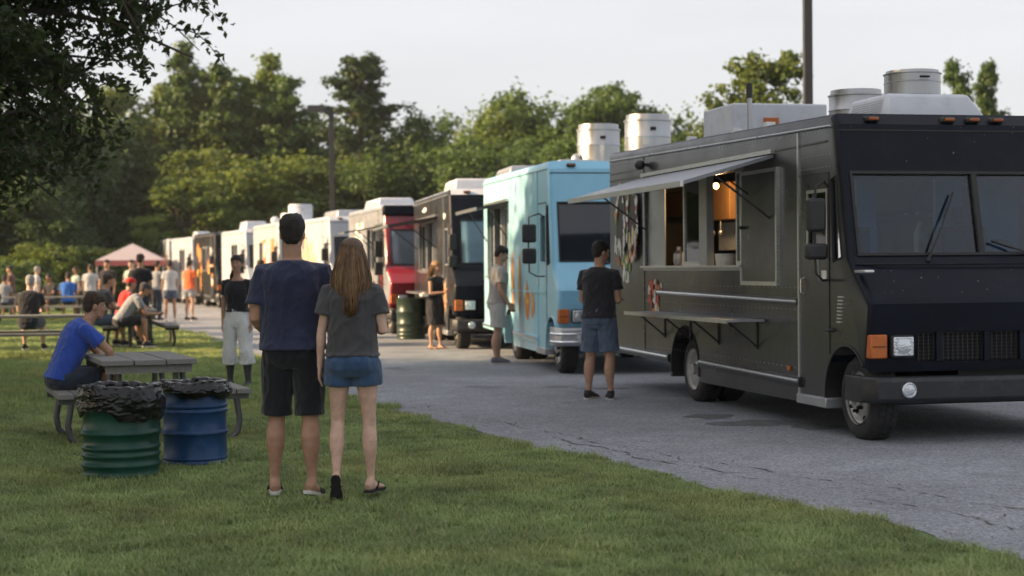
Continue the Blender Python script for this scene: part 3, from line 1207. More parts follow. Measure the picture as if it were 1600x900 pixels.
# panel seam strips and rivets
f = MB()
f.box(-.007, .004, 5.96, 5.985, .5, 2.80)
f.box(-.005, .004, 1.27, 5.9, 1.245, 1.258)
f.box(-.006, .004, 5.99, 7.4, 2.66, 2.675)
f.box(-.010, .004, .6, 7.4, 2.575, 2.59)
f.each('panel_seam', M_BLK, t1, None)
f = MB()
for y in np.arange(.6, 7.4, .085):
    f.ell((-.002, y, 2.66 + .0165 * y), (.005, .007, .007), 5, 3)
for y in np.arange(1.35, 5.9, .11):
    for z in (1.29, 1.09, .56):
        f.ell((-.002, y, z), (.004, .006, .006), 5, 3)
for z in np.arange(.55, 2.7, .09):
    for y in (5.93, 6.01):
        f.ell((-.002, y, z), (.004, .006, .006), 5, 3)
for y in np.arange(.55, 1.2, .07):
    for z in (2.36, 2.47):
        f.ell((-.002, y, z), (.004, .006, .006), 5, 3)
tag(f.build('rivets', M_ALU2, t1), kind='stuff')
# louvre, marker, lamp, fuel filler
f = MB()
for i in range(8):
    z = 1.215 - i * .031
    f.prism([(.24 + .008 * i, z), (.36 + .004 * i, z), (.36 + .004 * i, z + .014), (.24 + .008 * i, z + .014)], -.018, .002, 'x')
f.each('louvre_slat', M_ALU, t1, None)
MB().box(-.025, 0, 1.45, 1.50, .52, .565).build('side_marker', M_ORG, t1, 30, bevel=.006)
fl = MB()
fl.ell((-.09, 5.85, 2.70), (.06, .07, .06), 14, 10)
fl.box(-.05, .0, 5.82, 5.88, 2.68, 2.72)
fl.build('flood_lamp', M_BPL, t1)
f = MB().box(-.012, .0, .62, .72, 1.36, 1.45).build('sticker', M_DW, t1, None)
f = MB().tube([(0, .58, .93), (-.03, .57, .93), (-.03, .50, .93), (0, .49, .93)], .017, 8).build('door_hinge', M_BPL, t1)
mirror(t1, (.42, .62), [(1.93, .145, .085), (1.615, .07, .10)], x=-.19)
f = MB().tube([(-.02, .72, 1.36), (-.05, .7, 1.40), (-.06, .68, 1.56)], .011, 6).build('mirror_stay', M_ALU, t1)
# roof plant
ac_unit(t1, .72, 1.72, .95, 1.85, 2.80, 3.06)
vent_fan(t1, 1.22, 1.42, 3.05, .265, .26)
vent_fan(t1, 1.62, 3.55, 2.86, .29, .50)
f = MB().box(.62, 1.75, 4.6, 5.6, 2.85, 3.32).build('roof_box', M_WHT2, t1, None, bevel=.02)
MB().box(.98, 1.16, 4.585, 4.6, 3.04, 3.16).build('roof_box_lamp', M_ORG, f, None, bevel=.006)
f = MB().tube([(.55, 3.9, 2.85), (.55, 3.9, 3.2), (.55, 3.91, 3.42)], .028, 10).build('exhaust_stack', M_ALU2, t1)
MB().tube([(.55, 3.91, 3.30), (.55, 3.91, 3.46)], .036, 10).build('stack_cap', M_BPL, f)
f = MB()
for y in (2.1, 3.0, 4.4, 6.0):
    f.box(.03, .12, y, y + .09, 2.80 + .0185 * y, 2.845 + .0185 * y)
f.each('roof_clip', M_ALU, t1, None)
# printed menu art on the rear side panel: soft blots of food pictures and scribbled script
rs = random.Random(5)
sh_ = []
for c in ((6.93, 2.0, .19, .50), (6.35, 2.03, .22, .46)):
    sh_.append((0, blob_poly(rs, c[0], c[1], c[2], c[3], 16, .12)))
    for i in range(46):
        a = rs.uniform(0, 6.28)
        sh_.append((rs.choice((1, 2, 2, 3, 4, 1, 2)), blob_poly(rs, c[0] + c[2] * .92 * math.cos(a), c[1] + c[3] * .95 * math.sin(a), rs.uniform(.02, .06), rs.uniform(.03, .08), 7)))
    for i in range(16):
        sh_.append((rs.choice((2, 5, 2)), blob_poly(rs, c[0] + rs.uniform(-.2, .2), c[1] - .22 + rs.uniform(-.1, .1), rs.uniform(.015, .035), rs.uniform(.05, .1), 7)))
decal(t1, sh_, [M_DK, M_DG, M_DW, M_DO, M_DR, M_DY], label='menu art of orange and white food pictures')
sh_ = []
for i in range(26):
    sh_.append((rs.choice((0, 1, 1, 2)), blob_poly(rs, rs.uniform(5.3, 5.75), rs.uniform(.93, 1.32), rs.uniform(.03, .09), rs.uniform(.03, .08), 8)))
decal(t1, sh_, [M_DO, M_DW, M_DR])
sh_ = []
for i in range(14):
    sh_.append((rs.choice((0, 1, 1, 2)), blob_poly(rs, rs.uniform(6.55, 6.85), rs.uniform(1.3, 1.62), rs.uniform(.03, .08), rs.uniform(.03, .08), 8)))
decal(t1, sh_, [M_DO, M_DW, M_DG])
# things standing inside the hatch
f = MB()
f.box(.03, .42, 2.72, 5.88, 1.44, 1.495)
f.build('inner_counter', M_ALU2, t1, None)
f = MB().lathe([(.10, 0), (.115, .12), (.11, .13), (.10, .02), (.001, .02)], (.16, 3.62, 1.497), n=18).build('tub', M_DW, t1)
f = MB()
for x, y, r_, h in ((.2, 3.84, .035, .13), (.12, 3.95, .03, .11), (.22, 4.78, .05, .16), (.14, 4.9, .03, .2), (.25, 4.62, .05, .1)):
    f.lathe([(r_, 0), (r_, h * .7), (r_ * .45, h * .85), (r_ * .4, h)], (x, y, 1.497), n=12)
f.each('bottle', M_DW, t1)
MB().box(.55, .90, 4.55, 5.25, 2.02, 2.44).build('cupboard', M_WOODC, t1, None, bevel=.008)
f = MB()
for y in np.arange(4.6, 5.5, .06):
    f.box(.78, .80, y, y + .042, 1.68, 2.0)
f.each('curtain_strip', M_WHT2, t1, None)
MB().box(.62, .95, 6.3, 7.2, 2.12, 2.40).build('cupboard', M_WOODC, t1, None, bevel=.008)
MB().box(.60, .95, 5.6, 7.3, 1.42, 1.50).build('work_top', M_ALU2, t1, None)
MB().lathe([(.11, 1.50), (.13, 1.62), (.13, 1.70), (.06, 1.74), (.001, 1.74)], (.75, 6.2, 0), n=18).build('stock_pot', M_STEEL, t1)
MB().lathe([(.05, 1.497), (.07, 1.56), (.065, 1.64), (.03, 1.68), (.03, 1.72), (.001, 1.72)], (.15, 5.12, 0), n=16).build('kettle', M_STEEL, t1)
f = MB()
for k, y in enumerate((4.7, 4.95, 5.2)):
    f.tube([(.5, y, 2.0), (.5, y, 1.9)], .006, 5)
    f.ell((.5, y, 1.87), (.03, .03, .04), 8, 6)
f.each('hanging_ladle', M_STEEL, t1)
f = MB().ell((.26, 4.18, 2.37), (.034, .034, .034), 12, 8).build('bulb', M_BULB, t1)
lamp_d = bpy.data.lights.new('kitchen_lamp', 'POINT')
lamp_d.energy = 8
lamp_d.color = (1, .62, .28)
lamp_d.shadow_soft_size = .05
lamp = bpy.data.objects.new('kitchen_lamp', lamp_d)
COL.objects.link(lamp)
lamp.parent = t1
lamp.location = (.28, 4.2, 2.27)
# paint chips on the nose and scuffs on the bumper
f = MB()
rs = random.Random(9)
for i in range(38):
    x = rs.uniform(.12, 2.4)
    t = rs.random()
    y, z = (-.24 + .05 + (.25) * t, 1.24 + .21 * t)
    if rs.random() < .35:
        z = rs.uniform(2.36, 2.75)
        y = .33 + (z - 2.3) * .19
    r_ = rs.choice((.003, .004, .005, .008))
    n_ = V3((0, -.64, .77)) if z < 2 else V3((0, -.98, .18))
    up = V3((0, .77, .64)) if z < 2 else V3((0, .18, .98))
    c = V3((x, y, z)) + n_ * .003
    P = [c + V3((1, 0, 0)) * r_ * rs.uniform(.6, 1.6) * math.cos(a) + up * r_ * rs.uniform(.6, 1.4) * math.sin(a) for a in np.linspace(0, 2 * PI, 6, endpoint=False)]
    f.add(P, [tuple(range(6))])
tag(f.build('paint_chips', M_CHIP, t1, None), kind='stuff')
# nose trim where hood meets the screen
f = MB().tube([(.03, .10, 1.50), (.3, .075, 1.497), (1.25, .07, 1.497), (2.2, .075, 1.497), (2.47, .10, 1.50)], .008, 6).build('hood_trim', M_NAVY_SKY, t1)
f = MB().box(-.02, .07, -.20, .02, 1.425, 1.455).build('corner_lamp', M_ALU, t1, 30, bevel=.012)
f.rotation_euler = (0, 0, 0)

STDP = [[(0, .2, 'pane'), (.2, .24, 'post'), (.55, .62, 'post'), (.62, .95, 'pane')]]
# ---------------------------------------------------------------- 2: light blue
q = place(866, 23.3, 757, 29.9)
T2 = dict(q, W=2.45, H=3.02, rise=.08, yr=3.9, side=M_BLUE, front=M_BLUE2, roof=M_BLUE2, rad=.09, nose=.26,
          label='light blue food truck with orange painted side behind the black truck', seed=5, bumpm=M_ALU2, chrome_strips=True, bump=(.40, .66),
          windows=[(4.0, 6.15, 1.35, 2.5)], panes=[[(0, .3, 'pane'), (.3, .36, 'post'), (.68, .74, 'post'), (.74, 1, 'pane')]],
          awnings=[dict(y0=3.9, y1=6.3, z=2.58, d=.55, drop=.10, mat=M_BPL)], screens=[(.12, 2.33)], glass=M_DGL, railm=M_BLUE, postm=M_BLUE, gutm=M_BLUE, dglass=M_DGL, wframe=M_BLUE,
          wipers=[(.7, 1.3, .08)], trimm=M_BLUE)
t2 = truck(T2)
mirror(t2, (.3, .75), [(1.98, .13, .10), (1.66, .11, .10)], x=-.30)
mm = MB()
mm.tube([(2.0, .3, 1.55), (1.55, -.35, 1.62), (1.15, -.42, 1.62), (1.1, -.42, 1.2)], .022, 8)
mo = mm.build('front_mirror', M_BPL, t2)
MB().box(.98, 1.2, -.5, -.36, 1.12, 1.62).build('mirror_head', M_BPL, mo, 35, bevel=.04, seg=3)
rs = random.Random(11)
for c in ((3.55, 1.25, .13, .5), (2.9, 1.2, .13, .45), (2.2, 1.0, .2, .28), (1.75, .95, .16, .24)):
    sh_ = [(0, blob_poly(rs, c[0], c[1], c[2], c[3], 14, .22))]
    for i in range(7):
        sh_.append((rs.choice((0, 1, 2)), blob_poly(rs, c[0] + rs.uniform(-.6, .6) * c[2], c[1] + rs.uniform(-.6, .6) * c[3], rs.uniform(.04, .08), rs.uniform(.05, .12), 9)))
    decal(t2, sh_, [M_DO, M_DT, M_DY], label='large orange lettering shape on pale blue side')
f = MB()
for y in (1.5, 2.6, 3.7, 4.8, 5.9):
    f.box(-.004, .004, y, y + .012, .5, 2.85)
f.box(-.012, .004, .6, 6.5, 1.12, 1.15)
f.each('panel_seam', M_BLUE, t2, None)
ac_unit(t2, .15, .95, 4.7, 6.3, 3.06, 3.22, M_ALU2)
f = MB().box(.6, 1.2, 2.6, 4.0, 3.05, 3.18).build('roof_hatch', M_ALU2, t2, None, bevel=.02)
vent_fan(t2, 1.95, 2.35, 3.05, .365, .80)
vent_fan(t2, 1.55, 4.1, 3.05, .36, .80)
f = MB().ell((1.15, 4.0, 3.25), (.09, .09, .12), 10, 8).build('vent_motor', M_ALU2, t2)

# ---------------------------------------------------------------- 3: second black
q = place(707, 30.6, 648, 37.2)
T3 = dict(q, W=2.45, H=2.98, rise=.02, yr=3.9, side=M_BLK, front=M_NAVY_SKY, roof=M_WHT2, label='black food truck with star decal and white rooftop unit behind the light blue truck', seed=7,
          windows=[(2.5, 5.5, 1.45, 2.42)], panes=[[(0, .2, 'pane'), (.2, .24, 'post'), (.55, .6, 'post'), (.75, 1, 'pane')]],
          awnings=[dict(y0=2.3, y1=5.8, z=2.52, d=1.0, drop=.16, mat=M_BPL)], screens=[(.2, 2.25)], glass=M_LGL, dglass=M_DGL, wipers=[(.8, 1.3, .1)])
t3 = truck(T3)
mirror(t3, (.1, .6), [(1.98, .15, .075), (1.62, .11, .085)], x=.02)
ac_unit(t3, .35, 1.35, 2.4, 4.2, 2.96, 3.28)
vent_fan(t3, .9, 5.4, 2.96, .28, .42, m=M_WHT2)
rs = random.Random(12)
sh_ = []
st_ = []
for kk in range(20):
    a = 2 * PI * kk / 20
    r_ = .42 if kk % 2 else .22
    r_ *= rs.uniform(.8, 1.15)
    st_.append((1.12 + r_ * .8 * math.cos(a), .98 + r_ * math.sin(a)))
sh_.append((1, st_))
sh_.append((0, blob_poly(rs, 1.12, .98, .2, .22, 12)))
for i in range(8):
    sh_.append((rs.choice((2, 1, 0)), blob_poly(rs, 1.12 + rs.uniform(-.15, .15), .98 + rs.uniform(-.2, .2), .06, .05, 8)))
decal(t3, sh_, [M_DO, M_DT, M_DR], label='spiky orange and red starburst')
for sh_ in ([(0, blob_poly(rs, 2.4, 1.2, .2, .12, 10))], [(0, blob_poly(rs, 1.1, 2.5, .2, .06, 8))], [(0, blob_poly(rs, 4.5, 2.72, .4, .05, 8))]):
    decal(t3, sh_, [M_DW])
sh = MB().box(-.32, -.01, 2.6, 5.4, .98, 1.01).build('serving_shelf', M_ALU, t3, None)

# ---------------------------------------------------------------- 4: red nose
q = place(605, 37.9, 546, 44.3)
T4 = dict(q, W=2.45, H=2.98, rise=.02, yr=3.9, side=M_ALU2, front=M_RED, roof=M_WHT2, label='food truck with red front and posters on its silver side', seed=8, nose=.42,
          windows=[(1.6, 3.1, 1.5, 2.45)], panes=[[(0, .1, 'pane'), (.6, .65, 'post')]], screens=[(.15, 2.3)], glass=M_LGL, dglass=M_DGL, wipers=[(.8, 1.3, .1)],
          awnings=[dict(y0=.6, y1=1.6, z=2.5, d=.9, drop=.15, mat=M_BPL)])
t4 = truck(T4)
mirror(t4, (.2, .7), [(1.95, .19, .10), (1.5, .15, .10)], x=-.16)
rs = random.Random(14)
sh_ = []
for (y, z, a, b_) in ((4.3, 2.0, .38, .38), (5.1, 2.2, .25, .3), (5.5, 1.6, .3, .3), (3.6, 1.55, .25, .3), (4.3, 2.58, .7, .08)):
    sh_.append((0, [(y - a, z - b_), (y + a, z - b_), (y + a, z + b_), (y - a, z + b_)]))
    for i in range(6):
        sh_.append((rs.choice((1, 2, 3)), blob_poly(rs, y + rs.uniform(-a, a) * .7, z + rs.uniform(-b_, b_) * .7, .07, .05, 8)))
decal(t4, sh_, [M_DW, M_DG, M_DO, M_DK], label='white posters and menus')
sh_ = [(1, [(.7, .5), (1.5, .5), (1.5, 2.6), (.7, 2.6)])]
f = MB().box(-.03, -.004, .62, 1.2, .5, 1.35).build('side_panel', M_RED, t4, None)
f['label'] = 'red lower front side panel'
f = MB().box(-.03, 2.48, .30, .52, 2.72, 2.96).build('cap_panel', M_NAVY_SKY, t4, 30, bevel=.04)
ac_unit(t4, .3, 1.3, 3.3, 5.8, 2.96, 3.26)
for q, m_ in (((2.2, 1.1, .5, .1), M_DK), ((4.5, .9, .7, .12), M_DK), ((3.3, 1.25, .2, .1), M_DY)):
    decal(t4, [(0, blob_poly(rs, *q, 12))], [m_])
# white swirl painted on the red nose
f = MB()
f.tube([(1.0 + .5 * math.cos(a) * (1 - a / 9), -.40 + .10 * (1.32 + .12 * math.sin(a)), 1.12 + .13 * math.sin(a)) for a in np.linspace(0, 5, 14)], .02, 5)
f.build('nose_swirl', M_DW, t4)

# ---------------------------------------------------------------- 5 .. 10: farther trucks
far = [
    ((518, 45.2), (457, 51.6), M_WHT, M_WHT2, 'white food truck with faded orange mural seen between the heads of the couple', 'tan'),
    ((437, 52.2), (397, 58.2), M_CRM, M_WHT2, 'cream food truck with tall orange posters just left of the man\'s head', 'poster'),
    ((386, 58.8), (347, 64.8), M_WHT, M_WHT2, 'white food truck with rust stained sill above the woman in white trousers', 'win'),
    ((338, 65.4), (304, 71.4), M_BLK, M_BLK, 'dark food truck with big orange mural panels in the far row', 'black'),
    ((302, 72.0), (269, 77.6), M_WHT, M_WHT2, 'plain white food truck beyond the dark mural truck', 'win'),
    ((264, 78.4), (251, 83.5), M_CRM, M_WHT2, 'small farthest food truck at the end of the row', 'tan2'),
]
for i, (a, b_, ps, pr, lab, kind) in enumerate(far):
    q = place(*a, *b_)
    if q['L'] < 5.4:
        q['L'] = 5.6
    sp = dict(q, W=2.4, H=2.95 + .05 * (i % 2), rise=.02, yr=q['L'] * .6, side=ps, front=ps if kind != 'black' else M_NAVY_SKY, roof=pr, label=lab, seed=20 + i,
              windows=[(2.2, 3.6, 1.5, 2.4)] if kind in ('win', 'black', 'tan2') else [(3.9, 4.6, 1.5, 2.4)], panes=[[(0, .12, 'pane'), (.45, .55, 'post')]], screens=[(.15, 2.25)], glass=M_DGL, dglass=M_DGL,
              wipers=[(.8, 1.3, .1)], fog=False, railm=ps)
    t = truck(sp)
    mirror(t, (.25, .75), [(1.9, .17, .09), (1.5, .13, .09)], x=-.14)
    rs = random.Random(30 + i)
    L = q['L']
    sh_ = []
    if kind == 'tan':
        for j in range(16):
            sh_.append((rs.choice((0, 1, 1)), blob_poly(rs, rs.uniform(1.6, 5.2), rs.uniform(1.0, 2.3), rs.uniform(.2, .5), rs.uniform(.15, .4), 10)))
        decal(t, sh_, [M_DO, M_DT], label='faded orange and tan mural')
        ac_unit(t, .5, 1.5, 1.8, 4.0, 2.95, 3.18, M_ALU2)
    elif kind == 'poster':
        for j, y in enumerate((1.5, 2.5, 3.4)):
            sh_.append((j % 2, [(y - .36, .9), (y + .36, .9), (y + .36, 2.5), (y - .36, 2.5)]))
            for z in range(5):
                sh_.append((rs.choice((2, 3, 0)), blob_poly(rs, y + rs.uniform(-.2, .2), rs.uniform(1.1, 2.3), .16, .2, 9)))
        decal(t, sh_, [M_DO, M_DT, M_DR, M_DW], label='tall orange food posters')
        vent_fan(t, .9, 1.4, 2.98, .40, .62, m=M_WHT2)
        vent_fan(t, .9, 3.4, 2.98, .36, .40, m=M_WHT2)
        MB().ell((.45, 4.0, 3.15), (.16, .16, .14)).build('vent_motor', M_WHT2, t)
    elif kind == 'win':
        for j in range(5):
            sh_.append((rs.choice((0, 1)), blob_poly(rs, rs.uniform(2.3, 3.6), rs.uniform(1.05, 1.35), .3, .09, 10)))
        decal(t, sh_, [M_DT, M_DO], label='rusty orange script line')
        ac_unit(t, .4, 1.3, 2.8, 4.4, 2.95, 3.3) if i == 2 else ac_unit(t, .3, 1.0, .9, 1.9, 2.98, 3.2)
    elif kind == 'black':
        for j in range(13):
            y = rs.choice((1.2, 2.0, 4.3, 5.0)) + rs.uniform(-.25, .25)
            sh_.append((rs.choice((0, 0, 1, 2)), blob_poly(rs, y, rs.uniform(.8, 2.5), rs.uniform(.15, .3), rs.uniform(.15, .35), 9)))
        decal(t, sh_, [M_DO, M_DY, M_DW], label='orange and yellow mural panels')
        ac_unit(t, .4, 1.2, 2.0, 3.6, 2.95, 3.05, M_ALU2)
    else:
        for j in range(7):
            sh_.append((0, blob_poly(rs, rs.uniform(1.5, 4.5), rs.uniform(1.6, 2.5), .3, .25, 10)))
        decal(t, sh_, [M_DO])

# ================================================================== TREES
M_BARK = mat('bark', (.075, .058, .043), rough=.95, var=.35, vscale=9, bump=1, bscale=25, stretch=(1, 1, .3))
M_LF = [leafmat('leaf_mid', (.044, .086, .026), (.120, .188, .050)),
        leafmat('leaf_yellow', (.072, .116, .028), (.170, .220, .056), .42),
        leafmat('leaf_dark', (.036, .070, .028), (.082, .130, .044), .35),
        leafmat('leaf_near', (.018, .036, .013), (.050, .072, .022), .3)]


def rotdirs(rs, n):
    v = rs.normal(size=(n, 3))
    return v / np.linalg.norm(v, axis=1)[:, None]


def leaves(name, P, N, size, rs, mat_, long=1.6, fold=True):
    """one small folded diamond per leaf: 4 verts, 2 tris"""
    n = len(P)
    A = np.cross(N, rotdirs(rs, n))
    A /= np.linalg.norm(A, axis=1)[:, None] + 1e-9
    B = np.cross(N, A)
    s = size * rs.uniform(.6, 1.35, n)[:, None]
    lift = N * s * .22
    v = np.stack([P - A * s * long * .5, P + B * s * .5 + lift, P + A * s * long * .5, P - B * s * .5 + lift], 1).reshape(-1, 3)
    i = np.arange(n)[:, None] * 4
    f = np.concatenate([i + np.array([[0, 1, 2]]), i + np.array([[0, 2, 3]])], 0)
    return npmesh(name, v, f, 3, mat_)


def clump_leaves(rs, C, rad, n_each, flat=.75):
    """points on and inside each clump, normals mostly outward-up"""
    P, N = [], []
    for c, r in zip(C, rad):
        d = rotdirs(rs, n_each)
        q = r * np.abs(rs.normal(.75, .42, n_each))
        p = c + d * q[:, None] * np.array([1, 1, flat])
        P.append(p)
        nn = d * .8 + rotdirs(rs, n_each) * .75 + np.array([0, 0, .35])
        N.append(nn / np.linalg.norm(nn, axis=1)[:, None])
    return np.concatenate(P), np.concatenate(N)


def crown_variant(kind, seed):
    """unit tree: height 1, centred on the origin; returns (crown mesh, trunk mesh)"""
    rs = np.random.RandomState(seed)
    tb = MB()
    C, Rr = [], []
    if kind == 'round':
        tb.tube([(0, 0, 0), (.01, 0, .2), (-.01, .01, .45), (.01, 0, .8)], [.022, .017, .012, .004], 8)
        lobes = [(0, 0, .60, .23, .33)] + [(rs.uniform(-.2, .2), rs.uniform(-.2, .2), rs.uniform(.35, .78), rs.uniform(.10, .18), rs.uniform(.10, .2)) for _ in range(9)]
        for (x, y, z, r, h) in lobes:
            tb.tube([(0, 0, z * .55), (x * .6, y * .6, z * .9), (x, y, z)], [.010, .006, .002], 5)
            for _ in range(int(16 + 130 * r)):
                d = rotdirs(rs, 1)[0]
                q = rs.uniform(.5, 1.08)
                C.append((x + d[0] * r * q, y + d[1] * r * q, max(.1, z + d[2] * h * q)))
                Rr.append(rs.uniform(.034, .078))
        n_each, size = 62, .0165
    elif kind == 'spire':       # several upright leaders with gaps
        for k in range(6):
            a = rs.uniform(0, 6.28)
            b_ = rs.uniform(.03, .17)
            top = rs.uniform(.7, 1.0) if k else 1.0
            x, y = b_ * math.cos(a), b_ * math.sin(a)
            tb.tube([(0, 0, 0), (x * .4, y * .4, .25), (x, y, .55 * top), (x * 1.05, y * 1.05, top)], [.016, .011, .007, .002], 6)
            for z in np.arange(.25, top, .034):
                w_ = .075 * (1 - ((z - .25) / (top - .24))) ** .6 + .012
                for _ in range(4):
                    aa = rs.uniform(0, 6.28)
                    f = min(1, z / (.55 * top))
                    C.append((x * f + w_ * math.cos(aa) * rs.uniform(.2, 1.2), y * f + w_ * math.sin(aa) * rs.uniform(.2, 1.2), z + rs.uniform(-.02, .02)))
                    Rr.append(rs.uniform(.020, .040))
        n_each, size = 50, .015
    elif kind == 'pine':
        tb.tube([(0, 0, 0), (.01, 0, .5), (0, .01, 1.0)], [.02, .013, .003], 8)
        for z in np.arange(.28, .98, .048):
            w_ = (.21 * (1.02 - z) ** .62 + .015) * rs.uniform(.65, 1.25)
            m = rs.randint(4, 7)
            for k in range(m):
                a = rs.uniform(0, 6.28)
                L = w_ * rs.uniform(.6, 1.25)
                ex, ey = L * math.cos(a), L * math.sin(a)
                tb.tube([(0, 0, z), (ex * .5, ey * .5, z + .01), (ex, ey, z + .035)], [.005, .003, .001], 4)
                for t in np.linspace(.35, 1.05, 5):
                    C.append((ex * t + rs.uniform(-.01, .01), ey * t + rs.uniform(-.01, .01), z + .035 * t + rs.uniform(-.008, .012)))
                    Rr.append(rs.uniform(.016, .034))
        n_each, size = 36, .013
    elif kind == 'airy':        # open crown, sky between the clumps
        tb.tube([(0, 0, 0), (.01, .01, .3), (0, 0, .6)], [.02, .015, .008], 8)
        for k in range(24):
            a = rs.uniform(0, 6.28)
            z = rs.uniform(.36, .97)
            w_ = .30 * math.sin(min(1, (1.04 - z) / .62) * PI * .5 + .1) * rs.uniform(.35, 1.05)
            x, y = w_ * math.cos(a), w_ * math.sin(a)
            tb.tube([(0, 0, z * .5), (x * .5, y * .5, z * .82), (x, y, z)], [.009, .006, .002], 5)
            for _ in range(8):
                d = rotdirs(rs, 1)[0] * .07
                C.append((x + d[0], y + d[1], z + d[2] * .8))
                Rr.append(rs.uniform(.024, .046))
        n_each, size = 55, .015
    else:                       # bush
        for k in range(7):
            a = rs.uniform(0, 6.28)
            b_ = rs.uniform(.05, .32)
            tb.tube([(0, 0, 0), (b_ * .5 * math.cos(a), b_ * .5 * math.sin(a), .4), (b_ * math.cos(a), b_ * math.sin(a), .8)], [.016, .010, .003], 6)
        for _ in range(150):
            a = rs.uniform(0, 6.28)
            b_ = rs.uniform(0, 1) ** .5
            z = rs.uniform(.05, .95)
            w_ = .50 * (1 - (abs(z - .35) / .75) ** 2) ** .5 * b_
            C.append((w_ * math.cos(a), w_ * math.sin(a), z))
            Rr.append(rs.uniform(.045, .09))
        n_each, size = 60, .026
    P, N = clump_leaves(rs, np.array(C), np.array(Rr), n_each)
    k = rs.rand(len(P)) < .9
    return P[k], N[k], size, tb


VAR = {}
for kind, seeds in dict(round=(1, 2, 3), spire=(4, 5), pine=(6, 7), airy=(8, 9), bush=(10, 11)).items():
    for s in seeds:
        P, N, size, tb = crown_variant(kind, s)
        tm = tb.mesh('trunk', M_BARK, 60)
        rs_ = np.random.RandomState(s)
        base = leaves('crown', P, N, size, rs_, M_LF[0])
        VAR.setdefault(kind, []).append((tm, base))
_MATV = {}


def crown_with(me, mi):
    if mi == 0:
        return me
    key = (me.name, mi)
    if key not in _MATV:
        m2 = me.copy()
        m2.materials.clear()
        m2.materials.append(M_LF[mi])
        _MATV[key] = m2
    return _MATV[key]


def tree(kind, v, x, y, h, wid, mi, label, group, name='tree', rz=0.):
    tm, cm = VAR[kind][v % len(VAR[kind])]
    o = empty(name, (x, y, -.02), rz)
    tag(o, label, 'tree' if kind != 'bush' else 'shrub', group)
    for nm, me in (('trunk' if kind != 'bush' else 'stems', tm), ('crown', crown_with(cm, mi))):
        c = link(nm, me, o)
        c.scale = (h * wid, h * wid, h)
    return o


def at_px(px, z):
    return (px - 800) / 2600 * z


ORD = ['first', 'second', 'third', 'fourth', 'fifth', 'sixth', 'seventh', 'eighth', 'ninth', 'tenth', 'eleventh', 'twelfth', 'thirteenth', 'fourteenth', 'fifteenth', 'sixteenth', 'seventeenth', 'eighteenth', 'nineteenth', 'twentieth']


def nth(pxs, px):
    """place of a bearing in its row, counted outward from the farther lamp post"""
    r = sorted([q for q in pxs if (q > 520) == (px > 520)], key=lambda q: abs(q - 520))
    return '%s %s of the farther lamp post' % (ORD[r.index(px)], 'right' if px > 520 else 'left')


rs = random.Random(4)
G_BACK = 'trees of the wood behind the trucks'
KN = {'round': 'bushy', 'spire': 'many spired', 'pine': 'pine like', 'airy': 'open crowned', 'bush': 'low'}
# tall skyline trees: (bearing px, top px, distance, kind, variant, width, leaf)
skyl = [(18, 190, 88, 'round', 0, 1.2, 2), (90, 165, 96, 'round', 1, 1.1, 0), (165, 150, 92, 'airy', 0, 1.1, 1), (232, 150, 98, 'round', 2, 1., 1), (285, 138, 95, 'spire', 0, 1.1, 1),
        (345, 104, 97, 'spire', 1, 1.15, 0), (398, 116, 100, 'spire', 0, 1.05, 1), (452, 142, 98, 'pine', 1, 1.1, 0), (500, 168, 104, 'round', 1, .95, 1), (566, 112, 98, 'pine', 0, 1.25, 2),
        (618, 178, 100, 'round', 0, 1., 0), (668, 186, 103, 'round', 2, 1., 0), (722, 172, 101, 'round', 1, 1., 0), (782, 150, 99, 'round', 2, .9, 1), (818, 146, 102, 'round', 0, .95, 0),
        (868, 158, 100, 'round', 1, .95, 0), (908, 146, 102, 'round', 2, .9, 0), (952, 160, 99, 'airy', 1, 1., 0), (1003, 162, 101, 'round', 0, .9, 0), (1046, 172, 98, 'round', 1, .8, 0),
        (1090, 200, 100, 'round', 2, .9, 0), (1150, 205, 104, 'round', 0, .9, 0), (1240, 215, 104, 'round', 1, .9, 0), (1330, 210, 108, 'round', 2, .9, 0), (1430, 215, 106, 'round', 0, .9, 0), (1540, 205, 108, 'round', 1, .9, 0),
        (1650, 190, 106, 'round', 2, .9, 0), (1760, 180, 102, 'airy', 0, 1., 1)]
lk = ['yellow green', 'grey green', 'dark green']
for i, (px, ty, z, kind, v, wd, mi) in enumerate(skyl):
    z = z * .97 / (1 + .6 * (px - 800) / 2600)
    h = (1.5 + (421 - ty) / 2600 * z) * 1.06
    tree(kind, v, at_px(px, z), z, h, wd, mi, '%s %s skyline tree, %s' % (('mid green', 'yellow green', 'dark green')[mi], KN[kind], nth([q[0] for q in skyl], px)), G_BACK, 'tree', rs.uniform(0, 6.28))
